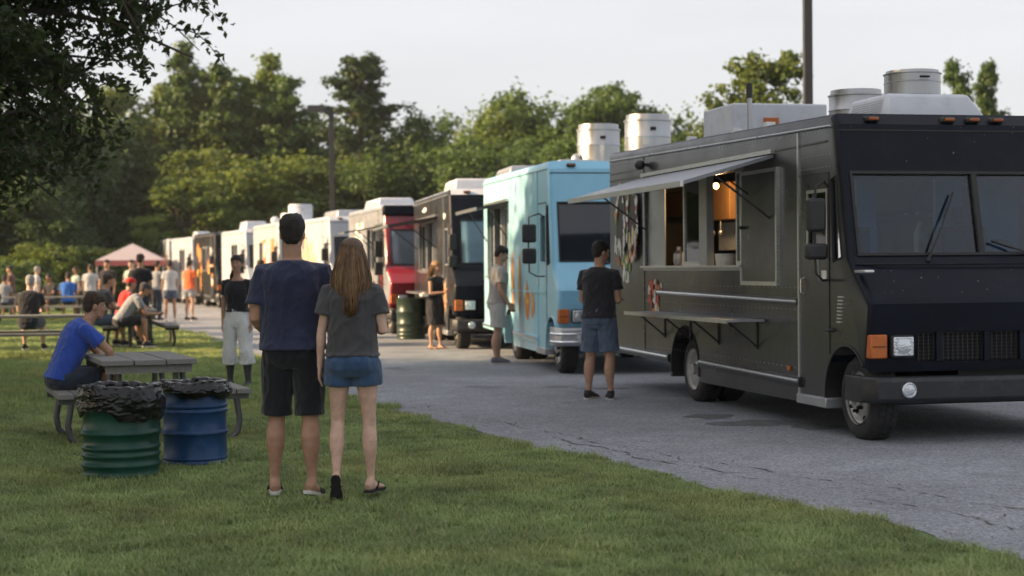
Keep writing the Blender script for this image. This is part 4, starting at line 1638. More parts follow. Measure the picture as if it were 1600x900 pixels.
# the second, lower and nearer rank that closes the wall of leaves
low_px = [-60]
while low_px[-1] < 1650:
    low_px.append(low_px[-1] + rs.uniform(52, 74))
i = 0
for px in low_px:
    z = rs.uniform(83, 90) / (1 + .6 * (px - 800) / 2600)
    ty = rs.uniform(195, 250) if px > 560 else rs.uniform(215, 275)
    h = 1.5 + (421 - ty) / 2600 * z
    mi = rs.choice((0, 1, 1, 1)) if px < 640 else rs.choice((0, 0, 2))
    tree('round', i, at_px(px, z), z, h, rs.uniform(1.25, 1.6), mi, '%s lower front rank tree of the wood, %s' % (('mid green', 'yellow green', 'dark green')[mi], nth(low_px, px)), G_BACK, 'tree', rs.uniform(0, 6.28))
    i += 1
und_px = [-80]
while und_px[-1] < 1640:
    und_px.append(und_px[-1] + rs.uniform(60, 90))
for px in und_px:
    z = rs.uniform(82, 88) / (1 + .6 * (px - 800) / 2600)
    h = rs.uniform(3.2, 5.2)
    tree('bush', i, at_px(px, z), z, h, rs.uniform(1.1, 1.5), rs.choice((0, 2)), 'undergrowth shrub at the foot of the wood, %s' % nth(und_px, px), 'undergrowth at the foot of the wood', 'shrub', rs.uniform(0, 6.28))
    i += 1
# trees at the right above the black truck
tree('airy', 0, at_px(1188, 62), 62, 9.35, 1.0, 1, 'yellow green open tree left of the tall lamp post above the black truck', None, 'tree', 1.0)
tree('airy', 1, at_px(1120, 66), 66, 6.9, .9, 1, 'small yellow green tree at the lower left of the open tree', None, 'tree', 2.0)
tree('pine', 1, at_px(1492, 64), 64, 9.2, .62, 0, 'left one of two narrow conifers above the black truck cab', 'narrow conifers behind the black truck', 'tree', .4)
tree('pine', 0, at_px(1545, 65), 65, 9.3, .55, 0, 'right one of two narrow conifers above the black truck cab', 'narrow conifers behind the black truck', 'tree', 1.4)
# sunlit many-stemmed shrub at the end of the row
tree('airy', 0, at_px(296, 86), 86, 6.3, 1.5, 1, 'sunlit yellow green sapling clump at the far end of the truck row', None, 'shrub', 3.4)['category'] = 'shrub'
tree('bush', 0, at_px(345, 87), 87, 5.2, 1.0, 1, 'sunlit shrub between the sapling clump and the white trucks', None, 'shrub', 1.4)
tree('bush', 1, at_px(247, 83), 83, 3.6, 1.0, 1, 'low leafy shrub partly hiding the white canopy', None, 'shrub', .4)
# darker trees on the left side of the lawn
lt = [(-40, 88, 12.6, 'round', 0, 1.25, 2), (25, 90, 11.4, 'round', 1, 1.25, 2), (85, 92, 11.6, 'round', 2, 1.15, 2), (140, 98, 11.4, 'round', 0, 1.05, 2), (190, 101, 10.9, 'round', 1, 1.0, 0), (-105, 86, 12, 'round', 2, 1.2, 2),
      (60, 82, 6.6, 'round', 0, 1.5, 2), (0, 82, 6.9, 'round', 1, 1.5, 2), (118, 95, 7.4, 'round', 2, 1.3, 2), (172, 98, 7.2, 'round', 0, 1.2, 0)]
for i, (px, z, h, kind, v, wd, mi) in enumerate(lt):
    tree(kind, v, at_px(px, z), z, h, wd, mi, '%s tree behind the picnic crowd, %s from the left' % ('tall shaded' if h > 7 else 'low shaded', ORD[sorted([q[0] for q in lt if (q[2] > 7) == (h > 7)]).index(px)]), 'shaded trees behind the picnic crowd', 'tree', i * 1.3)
for i, (px, z, h) in enumerate([(-20, 62, 2.2), (35, 60, 1.9), (75, 78, 2.9), (112, 79, 2.7), (150, 80, 2.6), (182, 82, 2.8)]):
    tree('bush', i, at_px(px, z), z, h, 1.5, 2 if i % 2 else 1, 'leafy shrub behind the picnic people, %s from the left edge' % ORD[i], 'shrubs behind the picnic tables', 'shrub', i * .9)
# park trees off to the left: they shade the lawn, the couple and the near trucks; spires added for shade strips, rear trees to darken crowd and wood
for i, (x, y, h, kind, v, wd) in enumerate([(-17, 9, 13.2, 'round', 0, 1.3), (-18, 15, 14.2, 'round', 1, 1.35), (-16.5, 19.5, 12.6, 'round', 2, 1.2), (-24, 5, 15, 'round', 1, 1.3), (-25, 12, 15.5, 'round', 2, 1.3), (-25, 19, 15, 'round', 0, 1.3),
                                            (-16, 3, 13, 'round', 2, 1.3), (-20, 30.2, 8.5, 'spire', 0, .5), (-21, 33.4, 8.5, 'spire', 1, .45), (-22, 37.0, 9.0, 'spire', 1, .55), (-24, 41.0, 9.0, 'spire', 0, .6), (-26, 45.5, 6.4, 'round', 1, 1.6), (-46, 78, 12, 'round', 1, 1.4), (-48, 86, 12.5, 'round', 2, 1.4), (-47, 94, 12, 'round', 0, 1.4)]):
    tree(kind, v, x, y, h, wd, 0, 'tall park tree beyond the left edge of the picture, %s from the camera' % ORD[i], 'park trees at the left of the lawn', 'tree', i * 1.7)


# ---- the near tree whose branches hang into the top left corner
def near_tree():
    rs = np.random.RandomState(21)
    X0, Y0, S = -8.6, 20.3, .70
    o = empty('tree', (X0, Y0, 0))
    tag(o, 'near dark leafy tree whose drooping branches fill the top left corner', 'tree')
    tb = MB()
    tb.tube([(0, 0, -.7), (.1, 0, 1.5), (.0, .1, 4), (.2, 0, 7), (.3, 0, 10.5)], [.34, .27, .22, .15, .04], 12)
    P, N = [], []

    def leafy(q):
        kx = q[0] * S + X0
        return q[2] * S + .45 > np.interp(kx, [-9, -6.2, -5.3, -4.8, -4.4, -3.3], [1.8, 2.0, 2.3, 2.9, 3.25, 3.6]) and kx < -3.35

    def branch(p0, p1, r0, depth, droop=.0):
        p0, p1 = V3(p0, float), V3(p1, float)
        if depth and not leafy(p1 - V3((0, 0, .25))):
            return
        if (p1[0] * S + X0) > -3.5:
            p1[0] = (-3.5 - X0) / S
        L = np.linalg.norm(p1 - p0)
        n = 5
        pts = []
        side = rs.normal(size=3) * L * .05
        for i in range(n + 1):
            t = i / n
            pts.append(p0 + (p1 - p0) * t + side * math.sin(PI * t) + V3((0, 0, L * (.16 * math.sin(PI * t)) - droop * t * t * L)))
        tb.tube(pts, [max(.004, r0 * (1 - .8 * i / n)) for i in range(n + 1)], 5 if depth else 7)
        d = nrm(pts[-1] - pts[0])
        if depth >= 2:
            k = max(5, int(L / .029))
            for j in range(k):
                t = rs.uniform(.05, 1.08)
                i = min(n - 1, int(t * n))
                q = pts[i] + (pts[i + 1] - pts[i]) * (t * n - i)
                q = q + rs.normal(size=3) * .08
                P.append(q)
                N.append(nrm(rs.normal(size=3) * .7 + V3((0, -.2, .5))))
            return
        for j in range(7 if depth == 0 else 7):
            t = rs.uniform(.25, 1.0)
            i = min(n - 1, int(t * n))
            q = pts[i] + (pts[i + 1] - pts[i]) * (t * n - i)
            dd = nrm(d * .8 + rs.normal(size=3) * .75 + V3((0, 0, -.10)))
            branch(q, q + dd * L * rs.uniform(.28, .5), r0 * .45, depth + 1, droop * .6 + .05)
    # limbs: explicit ends (relative to the trunk), then a random crown
    ends = [((7.0, -1.2, 3.55), 2.6), ((6.2, -.8, 4.6), 3.2), ((5.9, .5, 5.6), 3.8), ((5.9, -1.5, 6.7), 4.6), ((5.0, 1.5, 4.0), 3.0), ((4.6, -2.2, 5.0), 3.4), ((5.2, -2, 7.9), 5.5), ((4.8, 1.8, 8.4), 6), ((3.2, -2.4, 4.2), 3), ((3.4, 2.2, 6.2), 4),
            ((2.6, -2.6, 7.0), 4.8), ((3.6, -1.2, 5.9), 4.), ((4.2, .2, 7.0), 5.0), ((2.2, -2.0, 5.6), 4.), ((3.0, .5, 8.8), 6.3), ((1.2, -3, 5), 3.4), ((2.0, -1.6, 4.4), 2.8), ((3.9, -.4, 4.6), 3.0), ((5.6, -2.2, 5.7), 3.8), ((1.4, 1, 9.8), 7)]
    ends = [((a, b, c + 1.45 + .10 * (a - 4)), z0 + .9) for (a, b, c), z0 in ends]
    ends += [((3.6, -1, 3.0), 4.0), ((4.4, -1.5, 3.7), 4.4), ((3.2, .8, 2.6), 3.6), ((5.0, -.5, 4.2), 4.8), ((2.6, -2, 3.2), 3.8), ((3.8, 1.5, 3.4), 4.2), ((4.3, .4, 2.9), 3.9), ((2.9, -1.2, 2.3), 3.4)]
    for e, z0 in ends:
        branch((.1, 0, z0), e, .09, 0, .035)
        branch((.1, 0, z0 + .3), V3(e) * V3((.8, 1, 1)) + rs.normal(size=3) * .7, .07, 0, .035)
    for k in range(26):
        a = rs.uniform(PI * .5, PI * 1.8)
        z = rs.uniform(4, 10)
        r_ = rs.uniform(3, 5.2)
        branch((.1, 0, z * .7), (r_ * math.cos(a), r_ * math.sin(a), z), .08, 0, .1)
    tb.v = [(x * S, y * S, z * S + .45) for x, y, z in tb.v]
    tb.build('trunk', M_BARK, o, 60)
    P_, N_ = np.array(P) * S + V3((0, 0, .45)), np.array(N)
    kx = P_[:, 0] + X0
    keep = (P_[:, 2] > np.interp(kx, [-9, -6.2, -5.3, -4.8, -4.4, -3.3], [1.8, 2.0, 2.3, 2.9, 3.25, 3.6])) & (kx < -3.3)
    P_, N_ = P_[keep], N_[keep]
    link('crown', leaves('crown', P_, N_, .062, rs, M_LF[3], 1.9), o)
    return len(P)


NL = near_tree()
print('near leaves', NL)

# ================================================================== LAMP POSTS
M_POLE = mat('pole_bronze', (.026, .025, .026), rough=.5, var=.15, vscale=4)


def lamp_post(x, y, h, label):
    o = empty('street_lamp', (x, y, 0), R(3))
    tag(o, label, 'street lamp', 'square lamp posts of the parking lot')
    MB().box(-.085, .085, -.085, .085, .5, h).build('pole', M_POLE, o, None, bevel=.008)
    MB().lathe([(.3, 0), (.3, .5), (.27, .53), (.001, .53)], n=24).build('base', mat('concrete', (.3, .29, .28), rough=.9, var=.15), o)
    a = MB().box(-.28, -.085, -.05, .05, h - .16, h - .03).build('arm', M_POLE, o, None)
    hd = MB()
    hd.rings([[(-.86, -.21, h - .19), (-.20, -.21, h - .19), (-.20, .21, h - .19), (-.86, .21, h - .19)], [(-.84, -.2, h + .04), (-.22, -.2, h + .04), (-.22, .2, h + .04), (-.84, .2, h + .04)]])
    q = hd.build('lamp_head', M_POLE, o, None, bevel=.01)
    MB().box(-.8, -.3, -.16, .16, h - .199, h - .191).build('lens', M_LENS, q, None)


lamp_post(at_px(520.5, 60), 60, 7.35, 'farther lamp post with square head reaching left above the white trucks')
lamp_post(at_px(1264.5, 34), 34, 7.6, 'nearer lamp post rising behind the black truck roof, its head above the picture')

# ================================================================== CANOPY
M_CAN = mat('canopy_cloth', (.40, .34, .36), rough=.8, var=.1, bump=.2, bscale=8)
o = empty('canopy_tent', (at_px(208, 76), 76, 0), R(8))
tag(o, 'pale pink pop up canopy tent beyond the standing crowd', 'canopy')
f = MB()
hw = 1.5
f.add([(-hw, -hw, 1.98), (hw, -hw, 1.98), (hw, hw, 1.98), (-hw, hw, 1.98), (0, 0, 2.75)], [(0, 1, 4), (1, 2, 4), (2, 3, 4), (3, 0, 4)])
f.build('roof', M_CAN, o, None)
f = MB()
for a in ((-hw, hw, -hw - .012, -hw), (-hw, hw, hw, hw + .012), (-hw - .012, -hw, -hw, hw), (hw, hw + .012, -hw, hw)):
    f.box(*a, 1.74, 1.975)
f.build('valance', mat('canopy_red', (.42, .12, .11), rough=.8, var=.2), o, None)
for x in (-1.45, 1.45):
    for y in (-1.45, 1.45):
        MB().tube([(x, y, 0), (x, y, 1.74)], .025, 8).build('leg', M_ALU2, o)

# ================================================================== PICNIC TABLES
M_TWOOD = mat('weathered_wood', (.22, .215, .20), rough=.8, var=.22, vscale=5, stretch=(9, 1, 9), bump=.5, bscale=18, dirt=(.14, .135, .12), dscale=3, damt=.5, isl=.12)
M_TLEG = mat('galvanised_leg', (.12, .123, .128), rough=.5, metal=.7, var=.15)
M_TDK = mat('dark_leg', (.05, .047, .043), rough=.7, var=.2)


def picnic_table(x, y, rz, label, length=1.5, width=.80, nplank=3, off=.80, bshift=.35, blen=1.2, bplank=2, dark=False, group='picnic tables on the lawn', offl=None):
    """local x across, local y along"""
    o = empty('picnic_table', (x, y, 0), rz)
    tag(o, label, 'picnic table', group)
    mleg = M_TDK if dark else M_TLEG
    pw = width / nplank
    pm = MB().box(-pw / 2 + .006, pw / 2 - .006, 0, length, -.045, 0).mesh('plank', M_TWOOD)
    for k in range(nplank):
        p = link('plank', pm, o, (-width / 2 + pw * (k + .5), 0, .75 - .002 * (k % 2)))
        b = p.modifiers.new('b', 'BEVEL')
        b.width = .006
        b.segments = 2
    fr = MB().box(-width / 2 + .04, width / 2 - .04, .05, .10, .635, .702).build('apron', M_TWOOD, o, None)
    MB().box(-width / 2 + .04, width / 2 - .04, length - .10, length - .05, .635, .702).build('apron', M_TWOOD, o, None)
    bw = .28 / bplank
    bmh = MB().box(-bw / 2 + .005, bw / 2 - .005, 0, blen, -.045, 0).mesh('bench_plank', M_TWOOD)
    off0 = off
    for s in (-1, 1):
        off = offl if (s < 0 and offl) else off0
        for k in range(bplank):
            p = link('bench_plank', bmh, o, (s * off + (k - (bplank - 1) / 2) * bw, bshift, .455))
            b = p.modifiers.new('b', 'BEVEL')
            b.width = .006
            b.segments = 2
        for yy in (bshift + .12, bshift + blen - .12):
            m_ = MB()
            m_.box(s * off - .13, s * off + .13, yy - .025, yy + .025, .36, .409)
            m_.build('bench_bracket', mleg, o, None)
            t = MB()
            pts = [(s * (off + .02), yy, .37), (s * (off + .035), yy, .28), (s * (off + .05), yy, .18), (s * (off + .03), yy, .07), (s * (off - .015), yy, .025), (s * (off - .05), yy, .02)]
            t.tube(pts, .028, 10)
            t.build('bench_leg', mleg, o)
    for yy in (.18, length - .18):
        for s in (-1, 1):
            for d in (.0, .1) if not dark else (.0,):
                t = MB().tube([(s * (width * .30 + d * .6), yy + d * .4, .64), (s * (width * .30 + d), yy + d * .4, .3), (s * (width * .34 + d * 1.4), yy + d * .4, .0)], .026, 10)
                t.build('leg', mleg, o)
        if dark:
            MB().tube([(-width * .3, yy, .62), (off, yy, .37)], .02, 6).build('brace', mleg, o)
            MB().tube([(width * .3, yy, .62), (-off, yy, .37)], .02, 6).build('brace', mleg, o)
    return o


picnic_table(-3.05, 14.0, R(21), 'nearest grey picnic table with three thick planks behind the trash drums', offl=.58)
# local y runs along the length
picnic_table(-7.35, 29.0, R(98), 'long weathered picnic table with the blue lidded jug at the left edge', 2.5, .78, 4, .74, 0, 2.5, 2, True)
picnic_table(-7.05, 31.6, R(14), 'picnic table under the group of seated men beside the lawn edge', 2.2, .62, 4, .58, 0, 2.2, 2, True)
picnic_table(-12.9, 50.5, R(92), 'far picnic table in front of the shaded crowd', 3.2, .78, 4, .74, 0, 3.2, 2, True)

# jug on the long table
o = empty('water_jug', (-9.15, 29.25, .75), 0)
tag(o, 'clear plastic jug with bright blue lid on the long table', 'jug')
MB().lathe([(.001, 0), (.12, 0), (.13, .02), (.135, .25), (.12, .29), (.001, .29)], n=20).build('jug_body', mat('jug_plastic', (.55, .66, .74), rough=.25, var=.15), o)
MB().lathe([(.11, .285), (.115, .33), (.09, .36), (.001, .36)], n=20).build('lid', mat('lid_blue', (.02, .22, .62), rough=.35, var=.1), o)

# ================================================================== TRASH DRUMS
M_DGRN = mat('drum_green', (.007, .050, .034), rough=.36, var=.25, vscale=5, rvar=.1, dirt=(.05, .10, .08), dscale=5, damt=.3, bump=.12, bscale=9, spec=.35)
M_DBLU = mat('drum_blue', (.013, .050, .135), rough=.4, var=.2, vscale=5, rvar=.1, dirt=(.08, .12, .2), dscale=5, damt=.35, bump=.12, bscale=9, spec=.3)
M_DOLV = mat('drum_dark_green', (.018, .035, .022), rough=.35, var=.2, vscale=5, dirt=(.1, .12, .1), dscale=6, damt=.3)
M_BAG = mat('bin_bag', (.004, .004, .005), rough=.2, var=.2, bump=.5, bscale=16, bdetail=5, spec=.5, stretch=(1, 1, 2.))


def drum(x, y, r, h, m_, label, ribs, bag=True, seed=1, hang=.22, rz=0):
    o = empty('trash_drum', (x, y, 0), rz)
    tag(o, label, 'trash drum', 'steel drums used as trash cans')
    prof = [(.001, .0), (r * .97, .0), (r, .02), (r + .006, .03), (r, .045)]
    for z, a, wd in ribs:
        prof += [(r, z - wd), (r + a * .5, z - wd * .55), (r + a, z - wd * .15), (r + a, z + wd * .15), (r + a * .5, z + wd * .55), (r, z + wd)]
    prof += [(r, h - .03), (r + .008, h - .02), (r + .008, h - .005), (r, h), (r - .02, h - .02), (r - .02, .05), (.001, .05)]
    rs = np.random.RandomState(seed)
    ph = rs.uniform(0, 6.28, 4)
    dent = lambda i, a: 1 + .004 * math.sin(2 * a + ph[0] + i * .05) + .003 * math.sin(5 * a + ph[1] + i * .3)
    MB().lathe(prof, n=72, fn=dent).build('drum_shell', m_, o, 40)
    if bag:
        n = 330
        K = 44
        rows = []
        ph = rs.uniform(0, 6.28, 40)

        def low(a):
            return hang * (1 + .22 * math.sin(a + ph[0]) + .16 * math.sin(2 * a + ph[1]) + .10 * math.sin(5 * a + ph[2]) + .06 * math.sin(11 * a + ph[3]))
        for k in range(K):
            t = k / (K - 1)
            row = []
            for j in range(n):
                a = 2 * PI * j / n
                sag = .008 * math.sin(3 * a + ph[5]) + .004 * math.sin(7 * a + ph[6]) + .003 * math.sin(17 * a + ph[9])
                if t < .55:     # outside, from the hem to the rim
                    u = t / .55
                    z = h + .022 + sag - low(a) * (1 - u)
                    puff = .026 * math.sin(PI * min(1, u * .92 + .10)) + .012
                    q = Vector((math.cos(a) * r * 9, math.sin(a) * r * 9, z * 17 + seed))
                    q2 = Vector((math.cos(a) * r * 24 + z * 14, math.sin(a) * r * 24, z * 40 + seed))
                    fold = .011 * (abs(mnoise.noise(q * 1.5)) - .22) + .0065 * (abs(mnoise.noise(q2)) - .2) + .018 * mnoise.noise(q * .4)
                    rad = r + .012 + puff + fold * (.6 + .7 * math.sin(PI * u))
                elif t < .68:   # over the rim
                    u = (t - .55) / .13
                    z = h + .022 + sag + .012 * math.sin(PI * u)
                    rad = r + .030 - .075 * u + .008 * math.sin(23 * a + ph[13])
                else:           # inside
                    u = (t - .68) / .32
                    z = h + .022 + sag - .40 * u
                    rad = (r - .045) * (1 - .25 * u ** 2) + .014 * math.sin(14 * a + ph[13] + 2 * u) + .008 * math.sin(31 * a + 4 * u)
                row.append((rad * math.cos(a), rad * math.sin(a), z))
            rows.append(row)
        m2 = MB().rings(rows, caps=False)
        m2.add([rows[-1][j] for j in range(n)], [tuple(range(n - 1, -1, -1))])
        bo = m2.build('bin_bag', M_BAG, o, 180)
    return o


rb = [(.03, .004, .02)]
dg = drum(-2.86, 12.12, .272, .645, M_DGRN, 'green steel drum with black bin bag, left of the blue one', [(.10, .014, .026), (.17, .012, .024), (.225, .012, .024), (.33, .017, .03), (.495, .017, .03)], seed=2, hang=.19)
MB().add([(x, -.2725 - .0 + .272 - math.sqrt(max(0, .284 ** 2 - x * x)), z) for x, z in ((.06, .455), (.10, .443), (.15, .452), (.165, .475), (.12, .482), (.07, .47))], [(0, 1, 2, 3, 4, 5)]).build('sticker', M_DW, dg, None)
drum(-2.46, 12.85, .240, .62, M_DBLU, 'blue steel drum with black bin bag beside the green one', [(.025, .008, .02), (.06, .007, .014), (.255, .016, .026), (.42, .012, .02), (.46, .012, .02)], seed=6, hang=.11)
drum(-2.15, 35.3, .30, .87, M_DOLV, 'dark green steel drum without a bag in front of the red truck', [(.10, .014, .026), (.18, .012, .024), (.33, .017, .03), (.58, .017, .03)], bag=False)

# ================================================================== PEOPLE
def skin(name, col):
    return mat(name, col, rough=.52, var=.18, vscale=16, bump=.15, bscale=160, sss=.12, spec=.35)


SK = [skin('skin_tan', (.36, .205, .135)), skin('skin_pale', (.56, .37, .285)), skin('skin_warm', (.42, .245, .165)), skin('skin_brown', (.27, .145, .09))]


def cloth(name, col, bump=.35, bs=220, var=.12, vs=5, **k):
    return mat('cloth_' + name, col, rough=.88, var=var, vscale=vs, bump=bump, bscale=bs, spec=.2, sheen=.25, **k)


C_NAVY = cloth('navy', (.026, .031, .066), vs=4, var=.16)
C_BLK = cloth('black', (.014, .015, .019))
C_BLK2 = cloth('soft_black', (.022, .022, .026))
C_CHAR = cloth('charcoal', (.062, .061, .066), var=.18)
C_DENIM = cloth('denim', (.042, .092, .19), var=.38, vs=11, bump=.6, bs=300)
C_DENIM2 = cloth('grey_denim', (.085, .115, .17), var=.25, vs=9)
C_DKDEN = cloth('dark_denim', (.03, .04, .06), var=.25, vs=9)
C_WHITE = cloth('white', (.68, .69, .70), var=.06)
C_WHITE2 = cloth('off_white', (.46, .47, .49), var=.1)
C_BEIGE = cloth('beige', (.35, .325, .30))
C_TAN = cloth('tan', (.45, .45, .43))
C_ROYAL = cloth('royal_blue', (.030, .075, .36))
C_AZURE = cloth('azure', (.03, .13, .46))
C_GREY = cloth('grey', (.26, .27, .29))
C_PALE = cloth('pale_green', (.36, .42, .37))
C_RED = cloth('red', (.55, .035, .03))
C_ORNG = cloth('orange', (.72, .14, .05))
C_MAR = cloth('maroon', (.11, .055, .05))
C_KHA = cloth('khaki', (.26, .21, .15))
H_DARK = mat('hair_dark', (.016, .012, .010), rough=.5, var=.35, vscale=30, bump=.9, bscale=120, spec=.4)
H_BRN = mat('hair_brown', (.045, .026, .016), rough=.5, var=.35, vscale=30, bump=.9, bscale=120, spec=.4)
H_GREY = mat('hair_grey', (.34, .33, .32), rough=.6, var=.3, vscale=30, bump=.9, bscale=120)
H_BLND = mat('hair_blonde', (.30, .175, .075), rough=.45, var=.3, vscale=30, bump=.7, bscale=90)
H_LONG = mat('hair_long_brown', (.155, .085, .038), rough=.42, var=.35, vscale=20, spec=.45, isl=.45)
M_EYE = mat('eye', (.02, .014, .01), rough=.15)
M_EYEW = mat('eye_white', (.6, .58, .55), rough=.3)
M_LIP = mat('lip', (.36, .13, .11), rough=.45)
M_SOLEB = mat('sole_black', (.014, .014, .015), rough=.8, bump=.4, bscale=90)
M_SOLEW = mat('sole_white', (.55, .54, .52), rough=.7)
M_SHOE = mat('shoe_dark', (.022, .022, .026), rough=.75, bump=.3, bscale=150)
M_SHOEG = mat('shoe_grey', (.13, .14, .16), rough=.75, bump=.3, bscale=150)
M_SHOEW = mat('shoe_white', (.55, .53, .50), rough=.7)
M_BOOT = mat('boot', (.03, .032, .037), rough=.6, var=.2)

TORSO_M = [(-.115, .128, .092, -.005), (-.06, .168, .118, -.012), (.0, .176, .126, -.014), (.06, .170, .118, -.006), (.15, .158, .106, .0), (.25, .160, .110, .004), (.36, .175, .120, .004), (.45, .182, .118, -.004),
           (.515, .168, .096, -.012), (.555, .112, .078, -.012), (.585, .070, .066, -.006)]
TORSO_F = [(-.115, .130, .092, -.005), (-.06, .172, .120, -.016), (.0, .176, .126, -.018), (.06, .160, .110, -.008), (.15, .132, .092, .0), (.23, .132, .094, .006), (.33, .148, .110, .016), (.41, .154, .112, .012),
           (.485, .146, .090, -.006), (.53, .098, .070, -.010), (.57, .056, .054, -.004)]


class Person:
    def __init__(s, name, H=1.8, female=False, lean=0., bend=0., head=(0, 0), arms=None, legs=None, seat=None, near=False, seed=1, wide=1.0, neck_fwd=.0):
        s.s = H / 1.8
        s.f = female
        s.lean, s.bend = lean, bend
        s.T = TORSO_F if female else TORSO_M
        s.wide = wide
        s.near = near
        s.seed = seed
        s.headrot = head
        s.shw = (.155 if female else .185) * wide
        s.lean_tab()
        k = s.s
        legs = legs or [((0, 0, -1), (0, 0, -1), 0, 0)] * 2
        arms = arms or [((0, 0, -1), (0, .1, -1), .3)] * 2
        s.legs = []
        for sd, (td, sd_, fy, fp) in zip((-1, 1), legs):
            hip = V3((sd * .092 * k, 0, 0))
            knee = hip + nrm(td) * .43 * k
            ank = knee + nrm(sd_) * .415 * k
            s.legs.append((hip, knee, ank, fy, fp))
        s.arms = []
        for sd, (ud, fd, curl) in zip((-1, 1), arms):
            p, fr = s.sp(.50)
            sh = p + fr[0] * sd * s.shw * k + fr[2] * -.005
            el = sh + nrm(ud) * .295 * k
            wr = el + nrm(fd) * .25 * k
            s.arms.append((p + fr[0] * sd * .10 * k + fr[2] * .012 * k, sh, el, wr, curl, sd))
        # height of the hips
        low = min(l[2][2] - .078 * k * math.cos(l[4]) - .15 * k * max(0, math.sin(l[4])) for l in s.legs)
        s.z0 = -low if seat is None else seat + .105 * k

    def lean_tab(s):
        s.tab = []
        p = V3((0., 0, 0))
        n = 60
        h0, h1 = -.15, .95
        q = []
        for i in range(n + 1):
            h = h0 + (h1 - h0) * i / n
            a = s.lean + s.bend * min(1, max(0, h / .55)) * 1.0
            q.append((h, a))
        pos = [V3((0., 0, 0))]
        for i in range(n):
            a = q[i][1]
            pos.append(pos[-1] + V3((0, math.sin(a), math.cos(a))) * (h1 - h0) / n * s.s)
        i0 = min(range(n + 1), key=lambda i: abs(q[i][0]))
        s.tab = [(q[i][0], pos[i] - pos[i0], q[i][1]) for i in range(n + 1)]

    def sp(s, h):
        i = min(range(len(s.tab)), key=lambda i: abs(s.tab[i][0] - h))
        h0, p, a = s.tab[i]
        u = V3((0, math.sin(a), math.cos(a)))
        f = V3((0, math.cos(a), -math.sin(a)))
        return p + u * (h - h0) * s.s, (V3((1., 0, 0)), f, u)

    def trings(s, tab, off=0., n=28, ex=2.5, flare=None):
        out = []
        k = s.s
        for (h, rx, ry, oy) in tab:
            p, (X, Y, U) = s.sp(h)
            rx, ry = rx * k * s.wide + off, ry * k * (1 + (s.wide - 1) * 1.3) + off
            ring = []
            for a in np.linspace(0, 2 * PI, n, endpoint=False):
                c, q = math.cos(a), math.sin(a)
                ring.append(p + Y * oy * k + X * rx * math.copysign(abs(c) ** (2 / ex), c) + Y * ry * math.copysign(abs(q) ** (2 / ex), q))
            out.append(ring)
        return out

    def leg_path(s, i, f0=0., f1=2.):
        """points and radii along a leg; 0 hip, 1 knee, 2 ankle"""
        hip, knee, ank, fy, fp = s.legs[i]
        k = s.s
        td, sd = nrm(knee - hip), nrm(ank - knee)
        back = V3((0, -1., 0)) - sd * (-sd[1])
        back = nrm(back) if np.linalg.norm(back) > .2 else V3((0, 0, -1.))
        m = 1.0 if not s.f else .97
        prof = [(0, .090, 0), (.2, .087, 0), (.45, .078, 0), (.7, .066, 0), (.88, .058, 0), (1.0, .055, .0), (1.1, .0535, .004), (1.2, .058, .013), (1.32, .061, .020), (1.46, .057, .020), (1.62, .045, .012), (1.8, .034, .003), (1.93, .031, -.003), (2.0, .032, 0)]
        if s.f:
            prof = [(t, r * (.96 if t < .5 else .9), o) for t, r, o in prof]
        P, Rr = [], []
        ts = sorted(set([p[0] for p in prof if f0 <= p[0] <= f1] + [f0, f1]))
        for t in ts:
            r = np.interp(t, [p[0] for p in prof], [p[1] for p in prof]) * k * m * (1 + (s.wide - 1) * .6)
            o = np.interp(t, [p[0] for p in prof], [p[2] for p in prof]) * k
            c = hip + (knee - hip) * t if t <= 1 else knee + (ank - knee) * (t - 1)
            P.append(c + back * o)
            Rr.append((r, r * 1.03))
        return P, Rr

    def arm_path(s, i, f0=-.3, f1=2.):
        inn, sh, el, wr, curl, sd = s.arms[i]
        k = s.s
        prof = [(-.3, .044), (0, .056), (.2, .055), (.5, .049), (.8, .043), (1.0, .041), (1.15, .043), (1.4, .039), (1.7, .031), (1.95, .027), (2.0, .027)]
        m = .82 if s.f else 1.0
        P, Rr = [], []
        ts = sorted(set([p[0] for p in prof if f0 <= p[0] <= f1] + [f0, f1]))
        for t in ts:
            r = np.interp(t, [p[0] for p in prof], [p[1] for p in prof]) * k * m
            c = inn + (sh - inn) * (1 + t / .3) if t < 0 else (sh + (el - sh) * t if t <= 1 else el + (wr - el) * (t - 1))
            P.append(c)
            Rr.append((r, r))
        return P, Rr

    def hand(s, mb, i, thumb_dir=(0, 1, .1)):
        inn, sh, el, wr, curl, sd = s.arms[i]
        k = s.s * (.92 if s.f else 1)
        d = nrm(wr - el)
        t = V3(thumb_dir, float)
        t = nrm(t - d * t.dot(d))
        n = np.cross(d, t)
        if n[0] * -sd < 0 and abs(n[0]) > .2:
            n = -n
        q0 = wr - d * .02 * k
        mb.tube([q0, wr + d * .012 * k, wr + d * .04 * k, wr + d * .075 * k, wr + d * .097 * k], [(.024 * k, .019 * k), (.029 * k, .017 * k), (.039 * k, .0155 * k), (.041 * k, .014 * k), (.036 * k, .011 * k)], 12, ref=t)
        fl = [.070, .078, .072, .056]
        for j in range(4):
            b = wr + d * (.09 - .004 * abs(j - 1)) * k + t * (.030 - .020 * j) * k
            L = fl[j] * k
            a = curl * (.55 + .12 * j)
            p = [b - d * .02 * k, b]
            cd = d
            ang = 0
            for seg in (.42, .32, .26):
                ang += a
                cd = d * math.cos(ang) + n * math.sin(ang)
                p.append(p[-1] + cd * L * seg)
            r = .0088 * k
            mb.tube(p, [r * 1.1, r * 1.08, r, r * .92, r * .72], 8)
        b = wr + d * .028 * k + t * .030 * k
        td = nrm(d * .72 + t * .62 + n * .25)
        p1 = b + td * .034 * k
        td2 = nrm(d * .9 + t * .25 + n * (.3 + .3 * curl))
